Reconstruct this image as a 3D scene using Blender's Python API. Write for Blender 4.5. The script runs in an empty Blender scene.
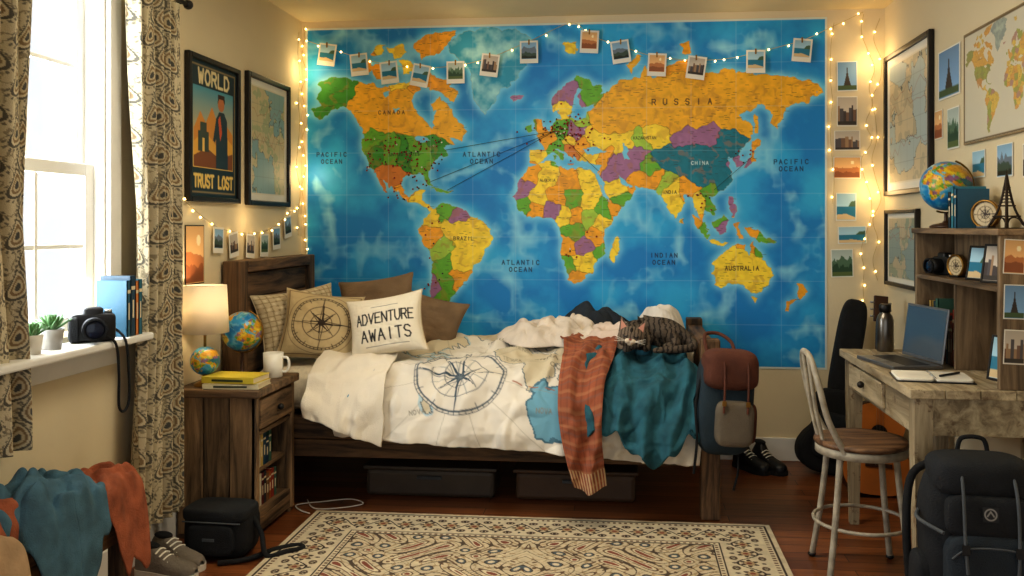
import bpy, bmesh, math, random
import numpy as np
from mathutils import Vector, Matrix, Euler
random.seed(3)
pi=math.pi
# ------------------------------------------------------------------ helpers
def l1(v):
    v=v/255.0
    return v/12.92 if v<=0.04045 else ((v+0.055)/1.055)**2.4
def lin(c): return (l1(c[0]),l1(c[1]),l1(c[2]))
_R={}
def vn(x,y,seed=0):
    if seed not in _R: _R[seed]=np.random.RandomState(seed+11).rand(64,64)
    R=_R[seed]; x=np.asarray(x,float);y=np.asarray(y,float)
    xi=np.floor(x).astype(int);yi=np.floor(y).astype(int);fx=x-xi;fy=y-yi
    fx=fx*fx*(3-2*fx);fy=fy*fy*(3-2*fy)
    a=R[xi%64,yi%64];b=R[(xi+1)%64,yi%64];c=R[xi%64,(yi+1)%64];d=R[(xi+1)%64,(yi+1)%64]
    return (a*(1-fx)+b*fx)*(1-fy)+(c*(1-fx)+d*fx)*fy
def fbm(x,y,seed=0,o=4):
    s=0;a=.5;t=0
    for k in range(o):
        s=s+a*vn(x*2**k,y*2**k,seed+k);t+=a;a*=.5
    return s/t
def ridge(x,y,seed=0,o=3):
    s=0;a=.6;t=0
    for k in range(o):
        s=s+a*(1-abs(2*vn(x*2**k,y*2**k,seed+k)-1));t+=a;a*=.5
    return s/t
def folds(x,y,fr,seed,ang=0.6):
    """soft rolling cloth folds, 0..1"""
    w=fbm(x*fr*.22,y*fr*.22,seed,2)*9
    p=(x*math.cos(ang)+y*math.sin(ang))*fr+w
    q=(x*math.sin(ang+.9)-y*math.cos(ang+.9))*fr*1.3+fbm(x*fr*.3,y*fr*.3,seed+4,2)*9
    a=.5+.5*np.sin(p);b=.5+.5*np.sin(q)
    return .62*a**1.3+.38*b**1.3

def newmat(name):
    m=bpy.data.materials.new(name);m.use_nodes=True
    nt=m.node_tree;b=nt.nodes['Principled BSDF'];return m,nt,b
def vec_rand(nt):
    tc=nt.nodes.new('ShaderNodeTexCoord');oi=nt.nodes.new('ShaderNodeObjectInfo')
    mu=nt.nodes.new('ShaderNodeMath');mu.operation='MULTIPLY';mu.inputs[1].default_value=17
    nt.links.new(oi.outputs['Random'],mu.inputs[0])
    ad=nt.nodes.new('ShaderNodeVectorMath');ad.operation='ADD'
    nt.links.new(tc.outputs['Object'],ad.inputs[0]);nt.links.new(mu.outputs[0],ad.inputs[1])
    return ad.outputs[0]
def bump(nt,b,vec,scale,st,dist=.01):
    n=nt.nodes.new('ShaderNodeTexNoise');n.inputs['Scale'].default_value=scale;n.inputs['Detail'].default_value=4
    nt.links.new(vec,n.inputs['Vector'])
    bp=nt.nodes.new('ShaderNodeBump');bp.inputs['Strength'].default_value=st;bp.inputs['Distance'].default_value=dist
    nt.links.new(n.outputs['Fac'],bp.inputs['Height']);nt.links.new(bp.outputs[0],b.inputs['Normal'])
def M(name,col,rough=.6,metal=0,var=.15,scale=8,bst=.15,bsc=80,emis=None,est=0):
    m,nt,b=newmat(name);c=lin(col);v=vec_rand(nt)
    n=nt.nodes.new('ShaderNodeTexNoise');n.inputs['Scale'].default_value=scale;n.inputs['Detail'].default_value=4
    nt.links.new(v,n.inputs['Vector'])
    r=nt.nodes.new('ShaderNodeValToRGB');r.color_ramp.elements[0].position=.3;r.color_ramp.elements[1].position=.7
    r.color_ramp.elements[0].color=tuple(x*(1-var) for x in c)+(1,)
    r.color_ramp.elements[1].color=tuple(min(1,x*(1+var)) for x in c)+(1,)
    nt.links.new(n.outputs['Fac'],r.inputs[0]);nt.links.new(r.outputs[0],b.inputs['Base Color'])
    b.inputs['Roughness'].default_value=rough;b.inputs['Metallic'].default_value=metal
    if bst>0: bump(nt,b,v,bsc,bst)
    if emis: b.inputs['Emission Color'].default_value=lin(emis)+(1,);b.inputs['Emission Strength'].default_value=est
    return m
def Mcol(name,rough=.7,bst=.1,bsc=120):
    m,nt,b=newmat(name);a=nt.nodes.new('ShaderNodeVertexColor');a.layer_name='Col'
    nt.links.new(a.outputs[0],b.inputs['Base Color']);b.inputs['Roughness'].default_value=rough
    if bst>0: bump(nt,b,vec_rand(nt),bsc,bst)
    return m
def Mwood(name,c1,c2,axis=0,scale=5,rough=.6,wear=None):
    m,nt,b=newmat(name);v=vec_rand(nt)
    mp=nt.nodes.new('ShaderNodeMapping');sc=[scale*4]*3;sc[axis]=scale*.35;mp.inputs['Scale'].default_value=sc
    nt.links.new(v,mp.inputs['Vector'])
    n=nt.nodes.new('ShaderNodeTexNoise');n.inputs['Scale'].default_value=1.5;n.inputs['Detail'].default_value=8;n.inputs['Roughness'].default_value=.65;n.inputs['Distortion'].default_value=.6
    nt.links.new(mp.outputs[0],n.inputs['Vector'])
    r=nt.nodes.new('ShaderNodeValToRGB');r.color_ramp.elements[0].position=.36;r.color_ramp.elements[1].position=.64
    r.color_ramp.elements[0].color=lin(c1)+(1,);r.color_ramp.elements[1].color=lin(c2)+(1,)
    nt.links.new(n.outputs['Fac'],r.inputs[0]);out=r.outputs[0]
    oi=nt.nodes.new('ShaderNodeObjectInfo')
    hs=nt.nodes.new('ShaderNodeHueSaturation')
    mr=nt.nodes.new('ShaderNodeMapRange');mr.inputs[3].default_value=.7;mr.inputs[4].default_value=1.25
    nt.links.new(oi.outputs['Random'],mr.inputs[0]);nt.links.new(mr.outputs[0],hs.inputs['Value']);nt.links.new(out,hs.inputs['Color']);out=hs.outputs[0]
    if wear:
        n2=nt.nodes.new('ShaderNodeTexNoise');n2.inputs['Scale'].default_value=16;n2.inputs['Detail'].default_value=8;n2.inputs['Roughness'].default_value=.7;nt.links.new(v,n2.inputs['Vector'])
        r2=nt.nodes.new('ShaderNodeValToRGB');r2.color_ramp.elements[0].position=.58;r2.color_ramp.elements[1].position=.64;r2.color_ramp.elements[1].color=(.8,.8,.8,1)
        nt.links.new(n2.outputs['Fac'],r2.inputs[0])
        mx=nt.nodes.new('ShaderNodeMix');mx.data_type='RGBA'
        nt.links.new(r2.outputs[0],mx.inputs[0]);nt.links.new(out,mx.inputs[6]);mx.inputs[7].default_value=lin(wear)+(1,);out=mx.outputs[2]
    nt.links.new(out,b.inputs['Base Color']);b.inputs['Roughness'].default_value=rough
    bp=nt.nodes.new('ShaderNodeBump');bp.inputs['Strength'].default_value=.4;bp.inputs['Distance'].default_value=.006
    nt.links.new(n.outputs['Fac'],bp.inputs['Height']);nt.links.new(bp.outputs[0],b.inputs['Normal'])
    return m
COLL=bpy.context.scene.collection
def link(ob,parent):
    COLL.objects.link(ob)
    if parent is not None: ob.parent=parent
    return ob
def grp(name,loc=(0,0,0),rot=(0,0,0),parent=None):
    e=bpy.data.objects.new(name,None);e.empty_display_size=.05;e.location=loc;e.rotation_euler=rot
    return link(e,parent)
def frombm(bm,p,n,m,smooth=False,loc=(0,0,0),rot=(0,0,0)):
    me=bpy.data.meshes.new(n);bmesh.ops.recalc_face_normals(bm,faces=bm.faces[:]);bm.to_mesh(me);bm.free()
    if smooth:
        for f in me.polygons:f.use_smooth=True
    for mm in (m if isinstance(m,(list,tuple)) else [m]): me.materials.append(mm)
    ob=bpy.data.objects.new(n,me);ob.location=loc;ob.rotation_euler=rot
    return link(ob,p)
def box(p,n,c,s,m,bev=.003,rot=(0,0,0),seg=2,smooth=False):
    bm=bmesh.new();bmesh.ops.create_cube(bm,size=1);bmesh.ops.scale(bm,vec=s,verts=bm.verts)
    if bev>0: bmesh.ops.bevel(bm,geom=bm.edges[:],offset=min(bev,min(s)*.45),segments=seg,affect='EDGES',profile=.5)
    return frombm(bm,p,n,m,smooth,c,rot)
def bx(p,n,x0,x1,y0,y1,z0,z1,m,bev=.003,**k):
    return box(p,n,((x0+x1)/2,(y0+y1)/2,(z0+z1)/2),(x1-x0,y1-y0,z1-z0),m,bev,**k)
def cyl(p,n,a,b,r1,r2,m,seg=24):
    a=Vector(a);b=Vector(b);d=b-a
    bm=bmesh.new();mt=Matrix.Translation((a+b)/2)@d.to_track_quat('Z','Y').to_matrix().to_4x4()
    bmesh.ops.create_cone(bm,cap_ends=True,segments=seg,radius1=r1,radius2=r2,depth=d.length,matrix=mt)
    ob=frombm(bm,p,n,m)
    for f in ob.data.polygons:f.use_smooth=len(f.vertices)==4
    return ob
def sph(p,n,c,r,m,seg=24,rot=(0,0,0)):
    if not isinstance(r,(tuple,list)): r=(r,r,r)
    bm=bmesh.new();bmesh.ops.create_uvsphere(bm,u_segments=seg,v_segments=seg//2,radius=1);bmesh.ops.scale(bm,vec=r,verts=bm.verts)
    return frombm(bm,p,n,m,True,c,rot)
def lathe(p,n,prof,c,m,seg=36,rot=(0,0,0),smooth=True):
    bm=bmesh.new();rings=[]
    for r,z in prof:
        rings.append([bm.verts.new((r*math.cos(2*pi*k/seg),r*math.sin(2*pi*k/seg),z)) for k in range(seg)])
    for a,b in zip(rings[:-1],rings[1:]):
        for k in range(seg): bm.faces.new((a[k],a[(k+1)%seg],b[(k+1)%seg],b[k]))
    bmesh.ops.remove_doubles(bm,verts=bm.verts,dist=1e-5)
    return frombm(bm,p,n,m,smooth,c,rot)
def crom(pts,n=6,cyc=False):
    P=[Vector(q) for q in pts]
    if len(P)<3: return P
    out=[]
    N=len(P);rng=range(N) if cyc else range(N-1)
    for i in rng:
        if cyc:a,b,c,d=P[(i-1)%N],P[i],P[(i+1)%N],P[(i+2)%N]
        else:a,b,c,d=P[max(i-1,0)],P[i],P[i+1],P[min(i+2,N-1)]
        for k in range(n):
            t=k/n
            out.append(.5*((2*b)+(c-a)*t+(2*a-5*b+4*c-d)*t*t+(3*b-a-3*c+d)*t**3))
    if not cyc: out.append(P[-1])
    return out
def tube(p,n,pts,r,m,cyc=False,sm=6):
    Q=crom(pts,sm,cyc) if sm else [Vector(q) for q in pts]
    cu=bpy.data.curves.new(n,'CURVE');cu.dimensions='3D'
    sp=cu.splines.new('POLY');sp.points.add(len(Q)-1)
    for i,q in enumerate(Q): sp.points[i].co=(q.x,q.y,q.z,1)
    sp.use_cyclic_u=cyc
    cu.bevel_depth=r;cu.bevel_resolution=3;cu.use_fill_caps=True
    cu.materials.append(m);ob=bpy.data.objects.new(n,cu)
    return link(ob,p)
def softbox(p,n,c,s,m,e=.35,rot=(0,0,0),wr=0,seed=1,N=40):
    et=np.linspace(-pi/2,pi/2,N//2+1);om=np.linspace(-pi,pi,N+1)
    f=lambda v:np.sign(v)*np.abs(v)**e
    E,O=np.meshgrid(et,om,indexing='ij')
    X=s[0]/2*f(np.cos(E))*f(np.cos(O));Y=s[1]/2*f(np.cos(E))*f(np.sin(O));Z=s[2]/2*f(np.sin(E))
    if wr: 
        k=1+wr*(fbm((X+Y)*18+5,Z*18+5,seed)-.5);X=X*k;Y=Y*k
    ob=gridmesh(n,np.stack([X,Y,Z],-1),None,m,p)
    ob.location=c;ob.rotation_euler=rot
    return ob
def gridmesh(n,P,C,m,parent=None,smooth=True,thick=0,off=-1):
    ny,nx=P.shape[:2];me=bpy.data.meshes.new(n)
    me.vertices.add(nx*ny);me.vertices.foreach_set('co',P.reshape(-1).astype(np.float32))
    idx=np.arange(nx*ny).reshape(ny,nx)
    q=np.stack([idx[:-1,:-1],idx[1:,:-1],idx[1:,1:],idx[:-1,1:]],-1).reshape(-1,4)
    me.loops.add(q.size);me.loops.foreach_set('vertex_index',q.reshape(-1).astype(np.int32))
    me.polygons.add(len(q));me.polygons.foreach_set('loop_start',(np.arange(len(q))*4).astype(np.int32))
    me.update(calc_edges=True)
    me.polygons.foreach_set('use_smooth',np.full(len(q),smooth))
    if C is not None:
        ca=me.color_attributes.new('Col','FLOAT_COLOR','POINT')
        A=np.ones((nx*ny,4),np.float32);A[:,:3]=C.reshape(-1,3);ca.data.foreach_set('color',A.reshape(-1))
    me.materials.append(m);ob=bpy.data.objects.new(n,me);link(ob,parent)
    if thick:
        md=ob.modifiers.new('Solid','SOLIDIFY');md.thickness=thick;md.offset=off
    return ob
FONT={'A':[[(0,0),(.5,1),(1,0)],[(.2,.38),(.8,.38)]],'B':[[(0,0),(0,1),(.7,1),(.9,.76),(.7,.52),(0,.52)],[(.7,.52),(1,.26),(.7,0),(0,0)]],
'C':[[(1,.82),(.7,1),(.3,1),(0,.7),(0,.3),(.3,0),(.7,0),(1,.18)]],'D':[[(0,0),(0,1),(.6,1),(1,.7),(1,.3),(.6,0),(0,0)]],
'E':[[(1,1),(0,1),(0,0),(1,0)],[(0,.52),(.8,.52)]],'F':[[(1,1),(0,1),(0,0)],[(0,.52),(.8,.52)]],'G':[[(1,.82),(.7,1),(.3,1),(0,.7),(0,.3),(.3,0),(.8,0),(1,.2),(1,.48),(.6,.48)]],
'H':[[(0,0),(0,1)],[(1,0),(1,1)],[(0,.5),(1,.5)]],'I':[[(.5,0),(.5,1)]],'K':[[(0,0),(0,1)],[(1,1),(0,.45),(1,0)]],'L':[[(0,1),(0,0),(1,0)]],
'M':[[(0,0),(0,1),(.5,.4),(1,1),(1,0)]],'N':[[(0,0),(0,1),(1,0),(1,1)]],'O':[[(.3,0),(0,.3),(0,.7),(.3,1),(.7,1),(1,.7),(1,.3),(.7,0),(.3,0)]],
'P':[[(0,0),(0,1),(.8,1),(1,.75),(.8,.5),(0,.5)]],'R':[[(0,0),(0,1),(.8,1),(1,.75),(.8,.5),(0,.5)],[(.5,.5),(1,0)]],
'S':[[(1,.85),(.7,1),(.25,1),(0,.75),(.2,.55),(.8,.45),(1,.25),(.75,0),(.3,0),(0,.15)]],'T':[[(0,1),(1,1)],[(.5,1),(.5,0)]],
'U':[[(0,1),(0,.3),(.3,0),(.7,0),(1,.3),(1,1)]],'V':[[(0,1),(.5,0),(1,1)]],'W':[[(0,1),(.25,0),(.5,.7),(.75,0),(1,1)]],'Y':[[(0,1),(.5,.5),(1,1)],[(.5,.5),(.5,0)]],'Z':[[(0,1),(1,1),(0,0),(1,0)]],'X':[[(0,1),(1,0)],[(0,0),(1,1)]]}
class Cv:
    def __init__(s,w,h,res,bg):
        s.w,s.h,s.res=w,h,res;nx=int(w*res)+1;ny=int(h*res)+1
        s.X,s.Y=np.meshgrid(np.linspace(0,w,nx),np.linspace(0,h,ny));s.A=np.zeros((ny,nx,3))+np.array(lin(bg))
        s.nx,s.ny=nx,ny
    def sub(s,x0,x1,y0,y1):
        r=lambda v,m:int(max(0,min(m,v)))
        return slice(r(y0*s.res-2,s.ny),r(y1*s.res+3,s.ny)),slice(r(x0*s.res-2,s.nx),r(x1*s.res+3,s.nx))
    def inside(s,pts,sl,X=None,Y=None):
        X=(s.X if X is None else X)[sl];Y=(s.Y if Y is None else Y)[sl];ins=np.zeros(X.shape,bool);n=len(pts)
        for i in range(n):
            xa,ya=pts[i];xb,yb=pts[(i+1)%n]
            if ya==yb: continue
            c=((ya>Y)!=(yb>Y))&(X<(xb-xa)*(Y-ya)/(yb-ya)+xa);ins^=c
        return ins
    def poly(s,pts,col):
        xs=[a for a,b in pts];ys=[b for a,b in pts];sl=s.sub(min(xs),max(xs),min(ys),max(ys))
        m=s.inside(pts,sl);s.A[sl][m]=lin(col)
    def line(s,pts,wd,col,op=1):
        c=np.array(lin(col))
        for (xa,ya),(xb,yb) in zip(pts[:-1],pts[1:]):
            sl=s.sub(min(xa,xb)-wd,max(xa,xb)+wd,min(ya,yb)-wd,max(ya,yb)+wd);X=s.X[sl];Y=s.Y[sl]
            if X.size==0: continue
            dx,dy=xb-xa,yb-ya;L=dx*dx+dy*dy+1e-12;t=np.clip(((X-xa)*dx+(Y-ya)*dy)/L,0,1)
            d=np.hypot(X-xa-t*dx,Y-ya-t*dy);k=np.clip((wd/2-d)*s.res+.5,0,1)[...,None]*op
            s.A[sl]=s.A[sl]*(1-k)+c*k
    def ring(s,x,y,r,wd,col,op=1):
        sl=s.sub(x-r-wd,x+r+wd,y-r-wd,y+r+wd);d=np.abs(np.hypot(s.X[sl]-x,s.Y[sl]-y)-r)
        k=np.clip((wd/2-d)*s.res+.5,0,1)[...,None]*op;s.A[sl]=s.A[sl]*(1-k)+np.array(lin(col))*k
    def disc(s,x,y,r,col,ry=None):
        ry=ry or r;sl=s.sub(x-r,x+r,y-ry,y+ry);m=((s.X[sl]-x)/r)**2+((s.Y[sl]-y)/ry)**2<1;s.A[sl][m]=lin(col)
    def rect(s,x0,x1,y0,y1,col): s.poly([(x0,y0),(x1,y0),(x1,y1),(x0,y1)],col)
    def text(s,t,cx,cy,h,col,wd,asp=.62,sp=1.5,rot=0):
        w=h*asp;adv=w*sp;x0=-(adv*(len(t)-1)+w)/2;ca,sa=math.cos(rot),math.sin(rot)
        for i,ch in enumerate(t):
            for st in FONT.get(ch,[]):
                q=[]
                for a,b in st:
                    lx=x0+i*adv+a*w;ly=-(b-.5)*h;q.append((cx+lx*ca-ly*sa,cy+lx*sa+ly*ca))
                s.line(q,wd,col)
    def compass(s,x,y,r,col,wd):
        for k in (1,.93,.62,.34): s.ring(x,y,r*k,wd,col)
        for i in range(48):
            a=i*pi/24;k=.93 if i%4 else .85
            s.line([(x+r*k*math.cos(a),y+r*k*math.sin(a)),(x+r*math.cos(a),y+r*math.sin(a))],wd,col)
        for i in range(8):
            a=i*pi/4;L=r*(.9 if i%2==0 else .58);b=r*.1
            tip=(x+L*math.cos(a),y+L*math.sin(a))
            p1=(x+b*math.cos(a+pi/4),y+b*math.sin(a+pi/4));p2=(x+b*math.cos(a-pi/4),y+b*math.sin(a-pi/4))
            s.poly([(x,y),p1,tip],col);s.line([(x,y),p2,tip],wd,col)
def panel(p,n,cv,w,h,y,m,c=(0,0)):
    u=cv.X/cv.w;v=cv.Y/cv.h
    P=np.stack([(u-.5)*w+c[0],np.full_like(u,y),(.5-v)*h+c[1]],-1)
    return gridmesh(n,P,cv.A,m,p,smooth=False)
# ------------------------------------------------------------------ materials
PRINT=Mcol('printed_paper',.55,0);CLOTHP=Mcol('printed_cloth',.9,.35,300);RUGM=Mcol('rug_pile',.95,.8,260)
WALL=M('wall_paint',(220,206,174),.85,var=.03,scale=2,bst=.08,bsc=60)
CEIL=M('ceiling_paint',(218,202,164),.9,var=.02,bst=.05)
WHITE=M('white_trim',(226,224,218),.5,var=.03,bst=.02)
PAPERW=M('white_card',(232,228,216),.6,var=.03,bst=0)
BLACK=M('black_plastic',(20,20,22),.45,var=.2,bst=.05);BLACKF=M('black_fabric',(20,22,26),.85,var=.3,scale=20,bst=.5,bsc=300)
FRAMEB=M('black_frame',(24,19,16),.4,var=.2,bst=.03)
BEDC=((42,29,19),(136,104,72))
BED=Mwood('rustic_bed_wood',*BEDC,0,4,.65);BEDV=Mwood('rustic_wood_vertical',*BEDC,2,4,.65);BEDY=Mwood('rustic_wood_depth',*BEDC,1,4,.65)
NSV=Mwood('nightstand_wood_v',(54,42,30),(150,122,90),2,4,.65);NST=Mwood('nightstand_wood_top',(70,52,36),(156,124,90),0,4,.55);NSY=Mwood('nightstand_wood_y',(54,42,30),(142,114,84),1,4,.6)
DESKM=Mwood('painted_desk_wood',(120,106,84),(186,172,144),1,4,.55,wear=(98,74,52));DESKV=Mwood('painted_desk_wood_v',(120,106,84),(186,172,144),2,4,.55,wear=(98,74,52))
HUT=Mwood('hutch_wood',(78,62,46),(146,122,94),1,4,.6);HUTV=Mwood('hutch_wood_v',(84,68,50),(150,128,100),2,4,.6)
BRASS=M('brass',(150,115,60),.35,metal=.9,var=.1,bst=0);STEEL=M('steel',(165,165,165),.28,metal=1,var=.05,bst=0)
# ------------------------------------------------------------------ room
XL,XR,YB,ZC=-1.885,1.42,5.0,2.5;Y0=-1.0
m,nt,b=newmat('hardwood_floor')
tc=nt.nodes.new('ShaderNodeTexCoord');br=nt.nodes.new('ShaderNodeTexBrick');br.inputs['Scale'].default_value=1
br.inputs['Brick Width'].default_value=1.1;br.inputs['Row Height'].default_value=.085;br.inputs['Mortar Size'].default_value=.0018;br.offset=.37
br.inputs['Color1'].default_value=lin((158,98,56))+(1,);br.inputs['Color2'].default_value=lin((114,66,36))+(1,);br.inputs['Mortar'].default_value=lin((30,16,9))+(1,)
nt.links.new(tc.outputs['Object'],br.inputs['Vector'])
mp=nt.nodes.new('ShaderNodeMapping');mp.inputs['Scale'].default_value=(2,30,1);nt.links.new(tc.outputs['Object'],mp.inputs['Vector'])
n=nt.nodes.new('ShaderNodeTexNoise');n.inputs['Scale'].default_value=1.5;n.inputs['Detail'].default_value=8;nt.links.new(mp.outputs[0],n.inputs['Vector'])
rp=nt.nodes.new('ShaderNodeValToRGB');rp.color_ramp.elements[0].position=.3;rp.color_ramp.elements[0].color=(.45,.42,.4,1);rp.color_ramp.elements[1].position=.7
nt.links.new(n.outputs['Fac'],rp.inputs[0])
mx=nt.nodes.new('ShaderNodeMix');mx.data_type='RGBA';mx.blend_type='MULTIPLY';mx.inputs[0].default_value=.8
nt.links.new(br.outputs['Color'],mx.inputs[6]);nt.links.new(rp.outputs[0],mx.inputs[7]);nt.links.new(mx.outputs[2],b.inputs['Base Color'])
b.inputs['Roughness'].default_value=.33;FLOORM=m
bx(None,'floor',XL-.15,XR+.15,Y0,YB+.15,-.1,0,FLOORM,0)
bx(None,'ceiling',XL-.15,XR+.15,Y0,YB+.15,ZC,ZC+.1,CEIL,0)
bx(None,'wall_back',XL-.15,XR+.15,YB,YB+.12,0,ZC,WALL,0)
bx(None,'wall_right',XR,XR+.12,Y0,YB,0,ZC,WALL,0)
WY0,WY1,WZ0,WZ1=2.15,3.04,.93,2.28
g=grp('wall_left')
bx(g,'below_window',XL-.14,XL,Y0,YB,0,WZ0,WALL,0);bx(g,'above_window',XL-.14,XL,Y0,YB,WZ1,ZC,WALL,0)
bx(g,'near_side',XL-.14,XL,Y0,WY0,WZ0,WZ1,WALL,0);bx(g,'far_side',XL-.14,XL,WY1,YB,WZ0,WZ1,WALL,0)
bx(None,'baseboard_back',.45,XR-.016,YB-.016,YB-.001,0.001,.13,WHITE,.004)
bx(None,'baseboard_left',XL+.001,XL+.016,Y0,YB-.02,0.001,.13,WHITE,.004)
bx(None,'baseboard_right',XR-.015,XR-.001,Y0,YB-.02,0.001,.13,WHITE,.004)
# window
g=grp('window_1')
def sash(z0,z1,x):
    bx(g,'sash_stile',x,x+.03,WY0+.01,WY0+.06,z0,z1,WHITE);bx(g,'sash_stile',x,x+.03,WY1-.06,WY1-.01,z0,z1,WHITE)
    bx(g,'sash_rail',x,x+.03,WY0+.06,WY1-.06,z0,z0+.05,WHITE);bx(g,'sash_rail',x,x+.03,WY0+.06,WY1-.06,z1-.045,z1,WHITE)
    w=(WY1-WY0-.12)/3
    for k in (1,2): bx(g,'muntin',x+.005,x+.025,WY0+.06+w*k-.009,WY0+.06+w*k+.009,z0+.05,z1-.045,WHITE)
    zm=(z0+z1)/2
    bx(g,'muntin',x+.007,x+.023,WY0+.06,WY1-.06,zm-.009,zm+.009,WHITE)
sash(WZ0+.01,1.53,XL-.07);sash(1.49,WZ1-.01,XL-.105)
for nme,a in (('casing_far',(WY1,WY1+.07,WZ0-.02,WZ1+.07)),('casing_near',(WY0-.07,WY0,WZ0-.02,WZ1+.07))):
    bx(g,nme,XL,XL+.02,a[0],a[1],a[2],a[3],WHITE)
bx(g,'casing_top',XL,XL+.022,WY0-.07,WY1+.07,WZ1,WZ1+.08,WHITE)
bx(g,'jamb_far',XL-.13,XL,WY1-.012,WY1,WZ0,WZ1,WHITE,0);bx(g,'jamb_near',XL-.13,XL,WY0,WY0+.012,WZ0,WZ1,WHITE,0);bx(g,'jamb_top',XL-.13,XL,WY0,WY1,WZ1-.01,WZ1,WHITE,0)
bx(g,'sill',XL-.06,-1.745,WY0-.1,3.125,.885,.912,WHITE,.008);bx(g,'apron',XL,XL+.02,WY0-.05,3.09,.80,.885,WHITE,.004)
m,nt,b=newmat('window_glass');nt.nodes.remove(b);tr=nt.nodes.new('ShaderNodeBsdfTransparent');gl=nt.nodes.new('ShaderNodeBsdfGlossy');gl.inputs['Roughness'].default_value=.02
ms=nt.nodes.new('ShaderNodeMixShader');ms.inputs[0].default_value=.05;nt.links.new(tr.outputs[0],ms.inputs[1]);nt.links.new(gl.outputs[0],ms.inputs[2]);nt.links.new(ms.outputs[0],nt.nodes['Material Output'].inputs[0])
bx(g,'glass_lower',XL-.057,XL-.053,WY0+.05,WY1-.05,WZ0+.05,1.5,m,0);bx(g,'glass_upper',XL-.092,XL-.088,WY0+.05,WY1-.05,1.53,WZ1-.05,m,0)
# curtains (paisley print in unrolled cloth coordinates)
def curtain(name,y0,y1,zb,seed,nf):
    nx,ny=230,640
    u,v=np.meshgrid(np.linspace(0,1,nx),np.linspace(0,1,ny))
    z=2.20-(2.20-zb)*v
    pinch=1-.10*np.sin(v*pi)*(seed%2)
    yy=(y0+y1)/2+(u-.5)*(y1-y0)*pinch+.012*np.sin(v*6+seed)
    ph=u*nf*2*pi+1.2*np.sin(v*2.2+seed)
    x=-1.80+(.022+.014*v)*np.sin(ph)+.007*np.sin(ph*2.3+v*5)
    a=u*(y1-y0)*2.0;bb=z
    C=np.zeros((ny,nx,3))+np.array(lin((202,190,160)))
    f=fbm(a*28,bb*28,seed+3);C[np.abs(f-.5)<.035]=lin((152,140,116))
    cw,chh=.115,.15
    for sh,fl in ((0,1),(.5,-1)):
        gx=((a/cw+sh)%1-.5)*cw*fl;gz=((bb/chh+sh)%1-.5)*chh
        gx2=gx-.016*np.sin((gz+.03)*30)
        wd=.030*np.clip(1-(gz/.058),0.02,1.6)**.7;r=np.hypot(gx2/wd,np.where(gz<0,gz/.040,gz/.060))
        ok=(r<1.0)
        C[ok&(r>.80)]=lin((96,92,82));C[ok&(r<=.80)&(r>.62)]=lin((208,196,166));C[ok&(r<=.62)&(r>.42)]=lin((140,118,88));C[ok&(r<=.42)&(r>.25)]=lin((198,184,152));C[ok&(r<=.25)]=lin((84,84,80))
        an=np.arctan2(gz,gx2);C[(r>1.08)&(r<1.28)&(np.sin(an*16)>.1)]=lin((118,112,98))
    return gridmesh(name,np.stack([x,yy,z],-1),C,CLOTHP,None,thick=.003)
curtain('curtain',2.17,2.50,.64,2,4);curtain('curtain',3.08,3.42,.17,5,5)
g=grp('curtain_rod');cyl(g,'rod',(-1.80,1.9,2.222),(-1.80,3.47,2.222),.009,.009,BLACK);sph(g,'finial',(-1.80,3.485,2.222),.02,BLACK)
cyl(g,'bracket',(-1.883,3.45,2.222),(-1.80,3.45,2.222),.006,.006,BLACK)
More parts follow.
